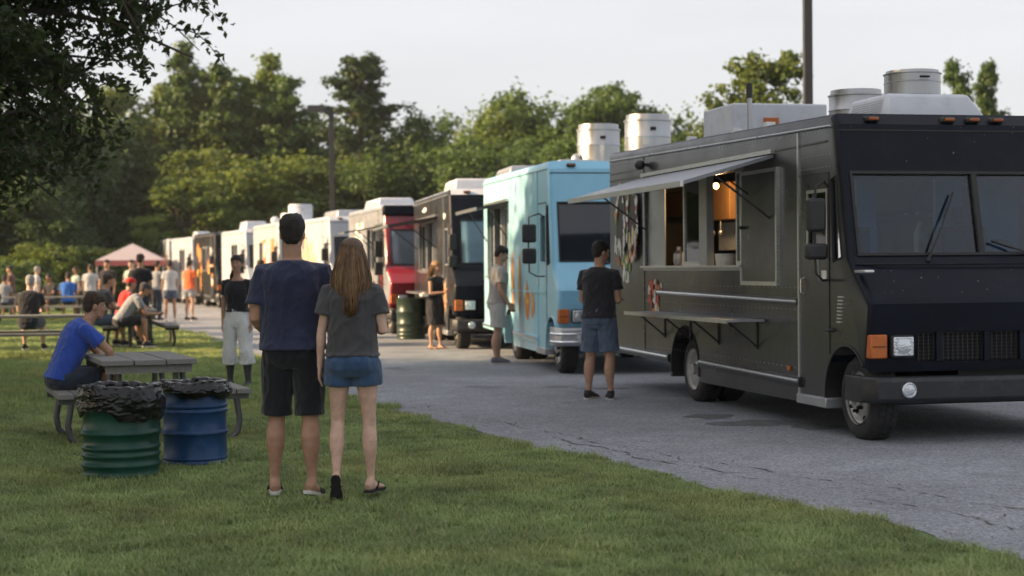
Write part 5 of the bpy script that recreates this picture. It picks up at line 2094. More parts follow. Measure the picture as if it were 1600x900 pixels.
        mb.tube([b - td * .018 * k, b, p1, p1 + td2 * .028 * k, p1 + td2 * .046 * k], [.013 * k, .0125 * k, .0105 * k, .0095 * k, .007 * k], 8)

    def headframe(s):
        p, (X, Y, U) = s.sp(.60)
        yaw, pit = s.headrot
        q, _ = s.sp(.745)
        M = Matrix.Rotation(yaw, 3, 'Z') @ Matrix.Rotation(-pit, 3, 'X')
        X2, Y2, U2 = (V3(M @ Vector(a)) for a in ((1, 0, 0), (0, 1, 0), (0, 0, 1)))
        c = p + nrm(U * .6 + V3((0, 0, 1.)) * .6) * .150 * s.s + Y2 * .012 * s.s
        return c, X2, Y2, U2

    def hp(s, x, y, z):
        c, X, Y, U = s.headframe()
        k = s.s * (.96 if s.f else 1.0)
        return c + (X * x + Y * y + U * z) * k

    def hring(s, z, rx, ry, oy, n=22, ex=2.15):
        out = []
        for a in np.linspace(0, 2 * PI, n, endpoint=False):
            c, q = math.cos(a), math.sin(a)
            out.append(s.hp(rx * math.copysign(abs(c) ** (2 / ex), c), oy + ry * math.copysign(abs(q) ** (2 / ex), q), z))
        return out

    def body(s):
        k = s.s
        mb = MB()
        mb.rings(s.trings(s.T))
        p, (X, Y, U) = s.sp(.57)
        c, X2, Y2, U2 = s.headframe()
        nr = (.050 if s.f else .061) * k
        mb.tube([p - U * .05 * k, p + U * .01 * k, c - U2 * .07 * k - Y2 * .012 * k, c - U2 * .02 * k], [nr * 1.15, nr, nr * .95, nr], 16)
        for i in (0, 1):
            P, Rr = s.leg_path(i, -.0, 2.)
            mb.tube(P, Rr, 16, ref=V3((1., 0, 0)))
            P, Rr = s.arm_path(i)
            mb.tube(P, Rr, 14)
            s.hand(mb, i, s.thumbs[i] if hasattr(s, 'thumbs') else (0, 1, .1))
            hip, knee, ank, fy, fp = s.legs[i]
            F, Uf, Xf = s.footframe(i)
            a = ank

            def fpnt(y, z, x=0):
                return a + F * y * k + Uf * (z - .078) * k + Xf * x * k
            sd = (-1, 1)[i]
            mb.tube([ank + V3((0, 0, .0)), fpnt(-.03, .045), fpnt(-.058, .032)], [(.034 * k, .034 * k), (.036 * k, .038 * k), (.024 * k, .022 * k)], 12)
            mb.tube([fpnt(-.055, .032), fpnt(-.02, .036), fpnt(.04, .040, -.003 * sd), fpnt(.095, .026, 0), fpnt(.14, .018, .002 * sd), fpnt(.160, .014, -.0 * sd)],
                    [(.026 * k, .022 * k), (.032 * k, .034 * k), (.036 * k, .034 * k), (.043 * k, .023 * k), (.044 * k, .016 * k), (.034 * k, .010 * k)], 14, ref=Xf)
            for j in range(5):
                bx = (-.030 + .0155 * j) * sd * 1.0
                L = (.042, .038, .033, .027, .02)[j]
                r = .0125 if j == 0 else .0085
                mb.tube([fpnt(.135 - .006 * j, .016, bx * .9), fpnt(.15 + L * .5 - .008 * j, .015, bx), fpnt(.15 + L - .008 * j, .011, bx)], [r * k, r * k, r * k * .75], 7)
        # head
        for tab in ([(-.118, .020, .016, .062), (-.110, .036, .028, .054), (-.092, .050, .050, .038), (-.06, .060, .074, .018), (-.02, .068, .088, .006), (.02, .073, .096, 0), (.06, .0755, .098, -.004), (.09, .067, .086, -.007), (.11, .044, .058, -.009), (.119, .016, .022, -.009)],):
            mb.rings([s.hring(*t) for t in tab])
        hk = k
        mb.tube([s.hp(0, .088, .022), s.hp(0, .102, .0), s.hp(0, .115, -.026), s.hp(0, .100, -.036)], [.008 * hk, .010 * hk, .0145 * hk, .012 * hk], 8)
        mb.ell(s.hp(0, .089, -.062), (.024 * hk, .010 * hk, .009 * hk), 10, 6)
        mb.ell(s.hp(0, .084, .034), (.052 * hk, .016 * hk, .011 * hk), 12, 6)
        c, X, Y, U = s.headframe()
        for sd in (-1, 1):
            mb.ell(s.hp(sd * .073, -.012, -.008), (.010 * hk, .020 * hk, .032 * hk), 10, 8, (nrm(X + Y * .35 * -sd), nrm(Y - X * .35 * -sd), U))
            mb.ell(s.hp(sd * .040, .068, -.025), (.024 * hk, .022 * hk, .028 * hk), 10, 6)
        return mb

    def footframe(s, i):
        hip, knee, ank, fy, fp = s.legs[i]
        F = V3((math.sin(fy) * math.cos(fp), math.cos(fy) * math.cos(fp), -math.sin(fp)))
        Xf = V3((math.cos(fy), -math.sin(fy), 0))
        Uf = np.cross(Xf, F)
        return F, Uf, Xf


def fold_fn(seed, amp, fx=(7, 7, 3.2), mid=0., span=1e9):
    def go(co):
        a = vnoise(co, (fx[0] * 2, fx[1] * 2, fx[2] * 2), seed)
        b = vnoise(co, (fx[0] * 4.5, fx[1] * 4.5, fx[2] * 4), seed + 5)
        return amp * ((1 - np.abs(a)) ** 2 - .4) + amp * .45 * ((1 - np.abs(b)) ** 2 - .4)
    return go


def finish_cloth(mb, vox, seed, amp, z0, z1, fx=(20, 20, 6), sm=9):
    me = remesh(mb, vox, sm, .5)
    co = co_get(me).astype(float)
    no = np.empty(len(co) * 3, np.float32)
    me.vertices.foreach_get('normal', no)
    no = no.reshape(-1, 3)
    d = fold_fn(seed, amp, fx)(co)
    hor = 1 - np.abs(no[:, 2]) ** 2
    me.vertices.foreach_set('co', (co + no * (d * hor)[:, None]).astype(np.float32).ravel())
    me.update()
    me.shade_smooth()
    return me


def make_person(label, loc, rz, P, skin_m, outfit, hair, group=None, shoes=None, name='person'):
    root = empty(name, (loc[0], loc[1], loc[2] if len(loc) > 2 else 0), rz)
    tag(root, label, 'person', group)
    k = P.s
    vox = .0068 if P.near else .0125
    me = remesh(P.body(), vox, 3, .45)
    me.materials.append(skin_m)
    me.name = 'body'
    Z = (0, 0, P.z0)
    link('body', me, root, Z)

    def add(nm, me, m):
        me.materials.clear()
        me.materials.append(m)
        me.name = nm
        return link(nm, me, root, Z)
    cv = .0085 if P.near else .015
    amp = .0115 if P.near else .010
    for it in outfit:
        kind, m = it[0], it[1]
        o = it[2] if len(it) > 2 else {}
        mb = MB()
        if kind == 'tee':
            hem = o.get('hem', -.03)
            off = o.get('off', .016)
            tab = []
            cw = max(t[1] for t in P.T if t[0] > .3)
            for h in [hem] + [t[0] for t in P.T if t[0] > hem + .02 and t[0] < .50] + [.515 if not P.f else .487]:
                rx, ry, oy = (np.interp(h, [t[0] for t in P.T], [t[j] for t in P.T]) for j in (1, 2, 3))
                dr = o.get('drape', .93)
                if h < .4:
                    rx = max(rx, cw * dr)
                    ry = max(ry, .112 * dr)
                tab.append((h, rx, ry, oy))
            nh = o.get('neck', .578 if not P.f else .560)
            tab[0] = (tab[0][0], tab[0][1] + .008, tab[0][2] + .008, tab[0][3])
            tab.append((nh, np.interp(nh, [t[0] for t in P.T], [t[1] for t in P.T]) - .004, np.interp(nh, [t[0] for t in P.T], [t[2] for t in P.T]) - .002, -.010))
            mb.rings(P.trings(tab, off))
            for i in (0, 1):
                if o.get('sleeve', .62) > 0:
                    pp, rr = P.arm_path(i, -.3, o.get('sleeve', .62))
                    fl = o.get('flare', .020)
                    n = len(pp)
                    mb.tube(pp, [(r[0] + off * .8 + fl * (j / (n - 1)) ** 2, r[1] + off * .8 + fl * (j / (n - 1)) ** 2) for j, r in enumerate(rr)], 16)
            add(o.get('name', 'shirt'), finish_cloth(mb, cv, P.seed, amp * o.get('amp', 1), 0, 0, o.get('fx', (18, 18, 9))), m)
        elif kind in ('shorts', 'pants'):
            off = o.get('off', .018)
            to = o.get('to', .95)
            top = o.get('top', .10)
            tab = [t for t in P.T if t[0] < top - .01]
            tab.append((top,) + tuple(float(np.interp(top, [t[0] for t in P.T], [t[j] for t in P.T])) for j in (1, 2, 3)))
            R_ = P.trings([t for t in tab if t[0] < -.02], off * .75) + P.trings([t for t in tab if t[0] >= -.02], off * .38)
            mb.rings(R_)
            for i in (0, 1):
                pp, rr = P.leg_path(i, 0., to)
                n = len(pp)
                fl = o.get('flare', .02)
                wd = o.get('wide', 0)
                lo = max(.0, to - 1)
                mb.tube(pp, [(max(r[0], o.get('min', 0) * k) + off + fl * (j / (n - 1)) + wd * min(1, j / 3), max(r[1], o.get('min', 0) * k) + off + fl * (j / (n - 1)) + wd * min(1, j / 3)) for j, r in enumerate(rr)], 20, ref=V3((1., 0, 0)))
            add(o.get('name', kind), finish_cloth(mb, cv, P.seed + 3, amp * o.get('amp', 1), 0, 0, o.get('fx', (20, 20, 7))), m)
        elif kind == 'skirt':
            tab = [(h, rx, ry, oy) for h, rx, ry, oy in ((.12, .145, .10, 0), (.05, .168, .118, -.008), (-.02, .182, .132, -.014), (-.15, .185, .135, -.012), (-.30, .178, .128, -.004), (-.44, .165, .118, .004))]
            mb.rings(P.trings(tab, .012))
            add('skirt', finish_cloth(mb, cv, P.seed, amp, 0, 0), m)
        elif kind == 'hem':      # thin cuff rings at the end of the leg
            pass
    # hair and face
    style, hm = hair
    if style in ('short', 'crop'):
        g_ = .008 if style == 'short' else .004
        mb = MB()
        for t in [(-.072, .046, .030, -.060), (-.045, .066, .052, -.046), (-.01, .0755, .068, -.036), (.02, .0775, .076, -.026), (.045, .0785, .090, -.014), (.062, .078, .100, -.005), (.09, .069, .090, -.007), (.112, .048, .063, -.009), (.121, .020, .030, -.009)]:
            pass
        tabh = [(-.066, .030, .020, -.058), (-.045, .048, .044, -.048), (-.01, .062, .062, -.038), (.015, .070, .072, -.029), (.038, .0765, .086, -.017), (.058, .0775, .099, -.006), (.09, .071, .091, -.007), (.113, .053, .068, -.009), (.125, .026, .036, -.009)]
        mb.rings([P.hring(z + (g_ if z > .1 else 0), rx + g_ * .8, ry + g_, oy) for z, rx, ry, oy in tabh])
        for sd in (-1, 1):
            mb.tube([P.hp(sd * .073, .018, .045), P.hp(sd * .0735, .014, .0)], [.010 * k, .005 * k], 6)
        me = remesh(mb, .006 if P.near else .011, 2, .4)
        co = co_get(me).astype(float)
        no = np.empty(len(co) * 3, np.float32)
        me.vertices.foreach_get('normal', no)
        d = vnoise(co, (70, 70, 50), 3) * .0034 + vnoise(co, (170, 170, 90), 4) * .0026
        me.vertices.foreach_set('co', (co + no.reshape(-1, 3) * d[:, None]).astype(np.float32).ravel())
        me.update()
        add('hair', me, hm)
    elif style in ('bun', 'tail', 'side'):
        mb = MB()
        tabh = [(-.08, .055, .034, -.055), (-.045, .070, .055, -.044), (-.01, .077, .072, -.032), (.02, .0795, .082, -.022), (.05, .081, .096, -.010), (.068, .079, .104, -.004), (.09, .071, .092, -.007), (.118, .048, .063, -.009), (.128, .020, .030, -.009)]
        mb.rings([P.hring(z, rx + .006, ry + .006, oy) for z, rx, ry, oy in tabh])
        if style == 'tail':
            mb.tube([P.hp(0, -.09, .02), P.hp(0, -.13, -.02), P.hp(0, -.13, -.12), P.hp(0, -.11, -.20)], [.03 * k, .035 * k, .03 * k, .012 * k], 10)
        elif style == 'side':
            mb.tube([P.hp(.02, -.08, -.05), P.hp(.055, -.055, -.11), P.hp(.075, .0, -.17), P.hp(.085, .03, -.25)], [.034 * k, .032 * k, .028 * k, .010 * k], 10)
        else:
            mb.ell(P.hp(0, -.10, .07), (.04 * k, .04 * k, .04 * k))
        me = remesh(mb, .007 if P.near else .012, 2, .4)
        add('hair', me, hm)
    elif style == 'cap':
        mb = MB()
        mb.rings([P.hring(z, rx + .008, ry + .008, oy) for z, rx, ry, oy in [(.02, .0765, .099, -.002), (.06, .078, .101, -.004), (.09, .070, .09, -.007), (.112, .048, .063, -.009), (.124, .020, .030, -.009)]])
        mb.rings([P.hring(z, .07, .085, .060) for z in (.036, .044)])
        add('cap', mb.mesh('cap', hm, 40), hm)
        mb = MB()
        mb.rings([P.hring(z, rx + .004, ry + .002, oy) for z, rx, ry, oy in [(-.06, .056, .045, -.050), (-.02, .073, .066, -.034), (.025, .077, .078, -.024)]])
        add('hair', mb.mesh('hair', H_BRN, 60), H_BRN)
    elif style == 'long':
        rs = random.Random(P.seed)
        mb = MB()
        tabh = [(-.06, .060, .045, -.050), (-.03, .071, .060, -.040), (.01, .0785, .078, -.026), (.045, .080, .093, -.012), (.066, .079, .103, -.005), (.09, .070, .092, -.007), (.114, .048, .063, -.009), (.126, .020, .030, -.009)]
        mb.rings([P.hring(z, rx + .007, ry + .006, oy) for z, rx, ry, oy in tabh])
        L = o_hair.get('len', .44)
        n = 950 if P.near else 110
        for i in range(n):
            a = rs.uniform(-.05, 1.05) * PI + PI       # around the back from ear to ear
            lay = rs.uniform(0, 1)
            rx, ry = .080 + .012 * lay, .092 + .014 * lay
            zt = rs.uniform(.0, .10)
            sq = math.sqrt(max(.05, 1 - (max(0, zt - .03) / .105) ** 2))
            x0, y0 = rx * math.cos(a) * sq, ry * math.sin(a) * sq - .012
            fin = L * rs.uniform(.72, 1.0) * (1 - .25 * abs(math.cos(a)) ** 2)
            sx = rs.uniform(.95, 1.32 + .5 * o_hair.get('full', 0))
            dx = rs.gauss(0, .010) + o_hair.get('lean', 0) * .02
            wv = rs.uniform(0, 6.3)
            pts = []
            m_ = 9
            for j in range(m_ + 1):
                t = j / m_
                z = zt - (fin + zt) * t
                spread = 1 + (sx - 1) * math.sin(min(1, t * 1.25) * PI * .5)
                tip = 1 - .42 * max(0, t - .6) / .4
                x = x0 * spread * (.92 + .12 * t) * tip + dx * t + .004 * math.sin(9 * t + wv)
                y = y0 - .035 * math.sin(min(1, t * 1.6) * PI * .5) * (1 if y0 < 0 else .3) + .003 * math.cos(7 * t + wv)
                if t > .25 and y > -.055:
                    y = y - .05 * (t - .25)
                pts.append(P.hp(x, y, z))
            r0 = rs.uniform(.0016, .0042) * (1 if P.near else 3)
            mb.tube(pts, [(r0 * (1.0 if 0 < j < m_ - 1 else .45), r0 * .55) for j in range(m_ + 1)], 5)
        me = mb.mesh('hair', hm, 180)
        add('hair', me, hm)
    if P.near or style in ('side',):
        for sd in (-1, 1):
            e = MB().ell(P.hp(sd * .031, .086, .012), (.0125 * k, .007 * k, .0075 * k), 10, 8)
            eo = add('eye', e.mesh('eye', M_EYEW, 180), M_EYEW)
            c, X, Y, U = P.headframe()
            e = MB().ell(P.hp(sd * .031, .0915, .012), (.0062 * k, .003 * k, .0066 * k), 10, 6)
            i_ = link('iris', e.mesh('iris', M_EYE, 180), eo)
            e = MB().tube([P.hp(sd * .014, .099, .034), P.hp(sd * .032, .098, .040), P.hp(sd * .052, .082, .034)], [.0035, .0045, .0025], 6)
            add('eyebrow', e.mesh('eyebrow', hm, 180), H_DARK)
        add('lips', MB().ell(P.hp(0, .095, -.062), (.021 * k, .0065 * k, .0075 * k), 10, 6).mesh('lips', M_LIP, 180), M_LIP)
    # shoes
    for i in (0, 1):
        if not shoes:
            break
        st, m1, m2 = shoes
        hip, knee, ank, fy, fp = P.legs[i]
        F, Uf, Xf = P.footframe(i)
        sd = (-1, 1)[i]

        def fpnt(y, z, x=0):
            return ank + F * y * k + Uf * (z - .078) * k + Xf * x * k
        so = MB()
        outline = [(-.078, .0), (-.070, .026), (-.04, .035), (.02, .034), (.08, .044), (.13, .048), (.17, .040), (.196, .018), (.200, 0), (.196, -.018), (.17, -.040), (.13, -.046), (.08, -.042), (.02, -.031), (-.04, -.034), (-.070, -.026)]
        th = (.0, .022) if st != 'flip' else (-.001, .016)
        for zz in (th,):
            so.rings([[fpnt(y, zz[0] - .006, x) for y, x in outline], [fpnt(y, zz[1] - .006, x * 1.02) for y, x in outline]])
        if st == 'sneaker':
            up = MB()
            up.tube([fpnt(-.070, .045), fpnt(-.03, .055), fpnt(.03, .056), fpnt(.09, .040), (fpnt(.15, .030)), fpnt(.190, .024)], [(.024 * k, .034 * k), (.041 * k, .046 * k), (.043 * k, .044 * k), (.049 * k, .032 * k), (.046 * k, .022 * k), (.022 * k, .012 * k)], 16, ref=Xf)
            up.tube([fpnt(-.02, .07), fpnt(-.022, .105)], [.044 * k, .041 * k], 14)
            me = remesh(up, .007, 2)
            uo = add('shoe', me, m1)
            link('sole', so.mesh('sole', m2, 40), uo)
        elif st == 'boot':
            up = MB()
            up.tube([fpnt(-.070, .045), fpnt(-.03, .055), fpnt(.03, .056), fpnt(.09, .040), (fpnt(.15, .030)), fpnt(.190, .024)], [(.024 * k, .034 * k), (.043 * k, .046 * k), (.045 * k, .044 * k), (.049 * k, .032 * k), (.046 * k, .022 * k), (.022 * k, .012 * k)], 16, ref=Xf)
            pp, rr = P.leg_path(i, 1.1, 2.)
            up.tube(pp, [(r[0] + .012, r[1] + .012) for r in rr], 14)
            uo = add('boot', remesh(up, .009, 2), m1)
            link('sole', so.mesh('sole', m2, 40), uo)
        else:
            uo = add('sandal', so.mesh('sandal', m2, 40), m2)
            sp_ = MB()
            if st == 'slide':
                for a in (.075, .10, .125):
                    sp_.tube([fpnt(a, .012, -.048), fpnt(a, .040, -.036), fpnt(a, .055, 0), fpnt(a, .040, .036), fpnt(a, .012, .048)], [(.016, .006)] * 5, 8, ref=F)
            else:
                for q in (-1, 1):
                    sp_.tube([fpnt(.135, .02, -.008 * sd), fpnt(.12, .045, 0), fpnt(.06, .060, .030 * q), fpnt(.02, .012, .036 * q)], [(.006, .004), (.008, .005), (.009, .005), (.008, .004)], 8)
            link('strap', sp_.mesh('strap', m1, 180), uo)
    return root


o_hair = {}
DN = (0, 0, -1)


def L(td, sd=None, fy=0., fp=0.):
    return (td, sd or td, fy, fp)


# --- the couple walking away from the camera
P = Person('man', 1.835, False, lean=.03, bend=.02, head=(-.04, .03), near=True, seed=3, wide=1.02,
           arms=[((-.17, -.10, -1), (.34, .72, -.55), .5), ((.17, -.06, -1), (-.25, .85, -.35), .5)],
           legs=[L((-.05, .09, -1), (-.03, -.12, -1), -.10), L((.04, -.06, -1), (.03, -.16, -1), .30, .22)])
make_person('tall man in navy t shirt and black shorts seen from behind in the foreground', (-1.445, 10.95), R(2), P, SK[0],
            [('shorts', C_BLK, dict(to=.97, flare=.026, off=.016, top=.07, amp=.8)), ('tee', C_NAVY, dict(hem=.0, sleeve=.70, off=.022, drape=.99, amp=1.15, fx=(15, 15, 7)))], ('short', H_DARK), shoes=('slide', M_SOLEB, M_SOLEW))
o_hair = dict(len=.47, lean=.3, full=1)
P = Person('woman', 1.645, True, lean=.03, head=(-.05, .02), near=True, seed=8, wide=1.03,
           arms=[((-.20, -.05, -1), (-.06, .06, -1), .35), ((.22, -.12, -1), (-.38, .80, .12), .5)],
           legs=[L((-.05, .10, -1), (.0, -.34, -1), -.05, 1.12), L((.05, .05, -1), (.02, -.03, -1), .35)])
make_person('long haired woman in charcoal t shirt and denim shorts seen from behind, one sandal lifted', (-1.035, 10.75), R(0), P, SK[1],
            [('shorts', C_DENIM, dict(to=.40, flare=.014, off=.017, top=.10, amp=.6)), ('tee', C_CHAR, dict(hem=.03, sleeve=.60, off=.014, drape=.98, flare=.026, amp=1.1, fx=(18, 18, 9)))], ('long', H_LONG), shoes=('flip', M_SOLEB, M_SOLEB))

# --- man at the black truck
P = Person('man', 1.79, False, lean=.02, bend=.06, head=(-.45, .12), near=True, seed=5, wide=1.02,
           arms=[((-.12, .05, -1), (.35, .75, -.15), .5), ((.12, .05, -1), (-.38, .85, .02), .5)],
           legs=[L((-.05, .02, -1), (-.04, -.05, -1), .15), L((.08, .04, -1), (.03, -.05, -1), -.55)])
make_person('man in black t shirt and grey denim shorts ordering at the black truck', (.98, 18.8), R(-28), P, SK[2],
            [('shorts', C_DENIM2, dict(to=.88, flare=.022, off=.020, top=.12, min=.074)), ('tee', C_BLK2, dict(hem=.0, sleeve=.60))], ('short', H_DARK), shoes=('sneaker', M_SHOE, M_SOLEW))
# --- man in beige
P = Person('man', 1.84, False, lean=.02, bend=.10, head=(.05, .38), near=True, seed=6, wide=1.04,
           arms=[((-.05, .08, -1), (.15, .60, -.9), .5), ((.06, -.02, -1), (-.05, .55, -.95), .5)],
           legs=[L((-.04, .08, -1), (-.02, -.04, -1), .1), L((.04, -.04, -1), (.02, -.08, -1), -.1)])
make_person('man in beige t shirt and pale shorts waiting beside the light blue truck', (-.23, 26.0), R(-82), P, SK[2],
            [('shorts', C_TAN, dict(to=.86, flare=.024, off=.02, top=.12, min=.072)), ('tee', C_BEIGE, dict(hem=-.01, sleeve=.62))], ('short', H_DARK), shoes=('sneaker', M_SHOEG, M_SOLEW))
# --- blonde woman in black
o_hair = dict(len=.34)
P = Person('woman', 1.64, True, lean=.0, head=(.25, .22), near=True, seed=9,
           arms=[((-.12, .12, -1), (.55, .75, .15), .7), ((.14, .12, -1), (-.55, .75, .1), .7)], legs=[L((-.02, .03, -1)), L((.05, -.02, -1), (.02, -.05, -1), -.2)])
make_person('blonde woman in black top and skirt holding a snack by the second black truck', (-1.42, 30.9), R(-128), P, SK[2],
            [('skirt', C_BLK2), ('tee', C_BLK, dict(hem=.06, sleeve=.12, off=.010, drape=.86))], ('long', H_BLND), shoes=('flip', M_SOLEB, M_SOLEB))
o = empty('snack_tray', (-1.63, 30.73, .98), .3)
tag(o, 'paper food tray held by the blonde woman in black', 'food tray')
f = MB()
f.rings([[(-.05, -.08, 0), (.05, -.08, 0), (.05, .08, 0), (-.05, .08, 0)], [(-.07, -.10, .05), (.07, -.10, .05), (.07, .10, .05), (-.07, .10, .05)]])
f.build('tray', M_DW, o, None)
MB().ell((0, 0, .045), (.05, .08, .035)).build('food', M_DT, o)
# --- woman walking towards the camera
P = Person('woman', 1.70, True, lean=.02, head=(.10, .04), near=True, seed=12,
           arms=[((-.16, .05, -1), (-.02, .12, -1), .4), ((.15, -.10, -1), (.04, .06, -1), .4)], legs=[L((-.08, .10, -1), (-.04, -.08, -1), 0), L((.08, -.05, -1), (.04, -.20, -1), .1)])
make_person('dark haired woman in black top and white cropped trousers walking towards the camera', (-3.50, 21.2), R(172), P, SK[2],
            [('pants', C_WHITE, dict(to=1.42, flare=.028, off=.020, top=.15, min=.056)), ('tee', C_BLK2, dict(hem=.10, sleeve=.55, off=.010, drape=.86, neck=.525))], ('side', H_DARK), shoes=('boot', M_BOOT, M_SOLEB))

# --- seated man in blue on the near bench
SEATL = lambda k=0: [L((-.14, 1, .02), (-.03, -.10, -1)), L((.14, 1, .02), (.03, .05, -1))]
P = Person('man', 1.68, False, lean=.18, bend=.50, head=(.0, .10), seat=.455, near=True, seed=14, wide=1.02,
           arms=[((-.08, .62, -.75), (.42, .25, -.85), .5), ((.10, .72, -.65), (-.42, .12, -.85), .6)], legs=SEATL())
make_person('man in royal blue t shirt sitting on the nearest picnic bench facing right', (-4.0, 14.75), R(-66), P, SK[0],
            [('shorts', C_DKDEN, dict(to=.80, flare=.018, off=.016, top=.12, min=.07)), ('tee', C_ROYAL, dict(hem=-.02, sleeve=.62))], ('short', H_BRN), shoes=('sneaker', M_SHOE, M_SOLEW))

# --- picnic crowd
G_SIT = 'people seated at the picnic tables'
G_ST = 'people standing beyond the picnic tables'


def sitter(lab, loc, rz, top, hair, skin_i=0, legs_m=C_DKDEN, H=1.76, fem=False, lean=.1, bend=.25, seed=1, seat=.455, head=(0, .05), sleeve=.6):
    P = Person('p', H, fem, lean=lean, bend=bend, head=head, seat=seat, seed=seed, arms=[((-.12, .45, -.85), (.3, .85, -.05), .5), ((.12, .45, -.85), (-.3, .85, -.05), .5)], legs=SEATL())
    return make_person(lab, loc, rz, P, SK[skin_i], [('shorts', legs_m, dict(to=.85, off=.016)), ('tee', top, dict(hem=-.02, sleeve=sleeve))], hair, G_SIT, ('sneaker', M_SHOE, M_SOLEW))


def stander(lab, loc, rz, top, hair, skin_i=0, bottom=('pants', C_DKDEN, dict(to=1.95, off=.018)), H=1.76, fem=False, seed=1, arms=None, legs=None, shoe=('sneaker', M_SHOE, M_SOLEW), extra=None, head=(0, .1)):
    P = Person('p', H, fem, lean=.02, bend=.05, head=head, seed=seed, arms=arms or [((-.13, .02, -1), (-.02, .15, -1), .5), ((.13, .02, -1), (.02, .15, -1), .5)], legs=legs or [L((-.06, .03, -1), (-.03, -.05, -1), -.1), L((.06, -.03, -1), (.03, -.05, -1), .15)])
    return make_person(lab, loc, rz, P, SK[skin_i], [bottom, ('tee', top, dict(hem=-.01, sleeve=.6))] if not extra else [bottom] + extra, hair, G_ST, shoe)


ARMF = [((-.14, .1, -1), (.45, .8, .1), .5), ((.14, .1, -1), (-.45, .8, .1), .5)]
sitter('white haired man in black shirt seated with his back to the camera', (-8.78, 30.2), R(4), C_BLK2, ('crop', H_GREY), 1, H=1.84, seed=21)
sitter('brown haired man in dark t shirt seated left of the man with the grey cap', (-7.95, 31.9), R(-62), C_CHAR, ('short', H_BRN), 0, C_DENIM2, H=1.86, seed=22, lean=.15)
sitter('man in grey t shirt and dark grey cap leaning over his food on the bench', (-7.32, 31.1), R(-70), C_GREY, ('cap', C_CHAR), 0, C_BLK2, seed=23, lean=.42, bend=.5, H=1.8, head=(0, .3))
sitter('seated person in bright red hooded top behind the man with the grey cap', (-7.75, 33.0), R(-60), C_RED, ('cap', C_RED), 2, C_BLK2, seed=24, lean=.15, H=1.72)
sitter('man in bright blue shirt seated at the far table with his back turned', (-13.85, 51.9), R(10), C_AZURE, ('short', H_DARK), 0, seed=25, H=1.9)
sitter('seated person in pale grey shirt at the left end of the far table', (-15.75, 51.4), R(-10), C_GREY, ('short', H_DARK), 0, seed=26)
sitter('dark dressed person seated between the two blue and grey shirts at the far table', (-14.5, 52.6), R(150), C_BLK2, ('short', H_DARK), 3, seed=27, H=1.8)
sitter('seated person in dark top partly behind the white haired man', (-10.6, 33.9), R(40), C_DKDEN, ('short', H_BRN), 0, seed=28, H=1.7)
stander('tall man in black t shirt and jeans with cropped hair standing on the lawn edge', (-8.05, 36.0), R(-12), C_BLK, ('crop', H_BRN), 0, H=1.87, seed=31)
stander('woman in grey top and dark trousers, left of the three people on the road', (-10.72, 50.2), R(-30), C_GREY, ('short', H_DARK), 2, H=1.80, fem=True, seed=32, arms=ARMF)
stander('woman in pale top and denim shorts, middle of the three on the road', (-9.93, 48.3), R(20), C_WHITE2, ('bun', H_DARK), 0, ('shorts', C_DENIM2, dict(to=.55, off=.018)), H=1.82, fem=True, seed=33, shoe=('sneaker', M_SHOEW, M_SOLEW))
stander('woman in orange top and grey shorts, right of the three on the road', (-9.70, 50.0), R(-25), C_ORNG, ('tail', H_DARK), 2, ('shorts', C_GREY, dict(to=.55, off=.018)), H=1.84, fem=True, seed=34, legs=[L((-.02, .10, -1), (-.02, -.08, -1)), L((.14, -.12, -1), (.12, -.15, -1), .2)])
stander('person in white t shirt standing left of the man in black shirt', (-13.3, 52.5), R(10), C_WHITE2, ('short', H_BRN), 0, seed=35, H=1.72)
stander('man in black shirt facing the camera between the white and pale green shirts', (-12.1, 49.8), R(170), C_BLK2, ('short', H_DARK), 2, seed=36, H=1.84)
stander('person in pale green t shirt right of the man in the black shirt', (-11.75, 51.5), R(160), C_PALE, ('short', H_BRN), 1, seed=37, H=1.84, arms=ARMF)
stander('person in dark maroon top at the left edge of the crowd', (-16.4, 54.5), R(100), C_MAR, ('short', H_DARK), 2, seed=38, H=1.7)
stander('person in white top bending near the bright shrub at the left', (-15.3, 53.5), R(-70), C_WHITE2, ('short', H_GREY), 1, seed=39, H=1.66)
stander('person in pale blue top in the shade right of the bright shrub', (-14.6, 55.8), R(140), C_PALE, ('bun', H_BRN), 0, seed=40, H=1.66, fem=True)
stander('dark haired person in rust coloured top behind the man in navy', (-6.3, 41.5), R(-60), C_MAR, ('short', H_DARK), 3, seed=41, H=1.74)
stander('person in dark top seen through the gap behind the cap wearer', (-10.5, 46.5), R(30), C_CHAR, ('short', H_DARK), 2, seed=42, H=1.68)
# backpack beside the bench
o = empty('backpack', (-7.95, 30.6, 0), R(-20))
tag(o, 'blue backpack on the grass below the seated men', 'backpack')
MB().box(-.15, .15, -.10, .10, 0, .44).build('bag_body', C_AZURE, o, 60, bevel=.06, seg=3)
MB().box(-.11, .11, -.14, -.101, .05, .24).build('pocket', C_AZURE, o, 60, bevel=.03, seg=3)
MB().tube([(-.05, 0, .43), (-.04, 0, .49), (.04, 0, .49), (.05, 0, .43)], .012, 6).build('handle', C_BLK2, o)

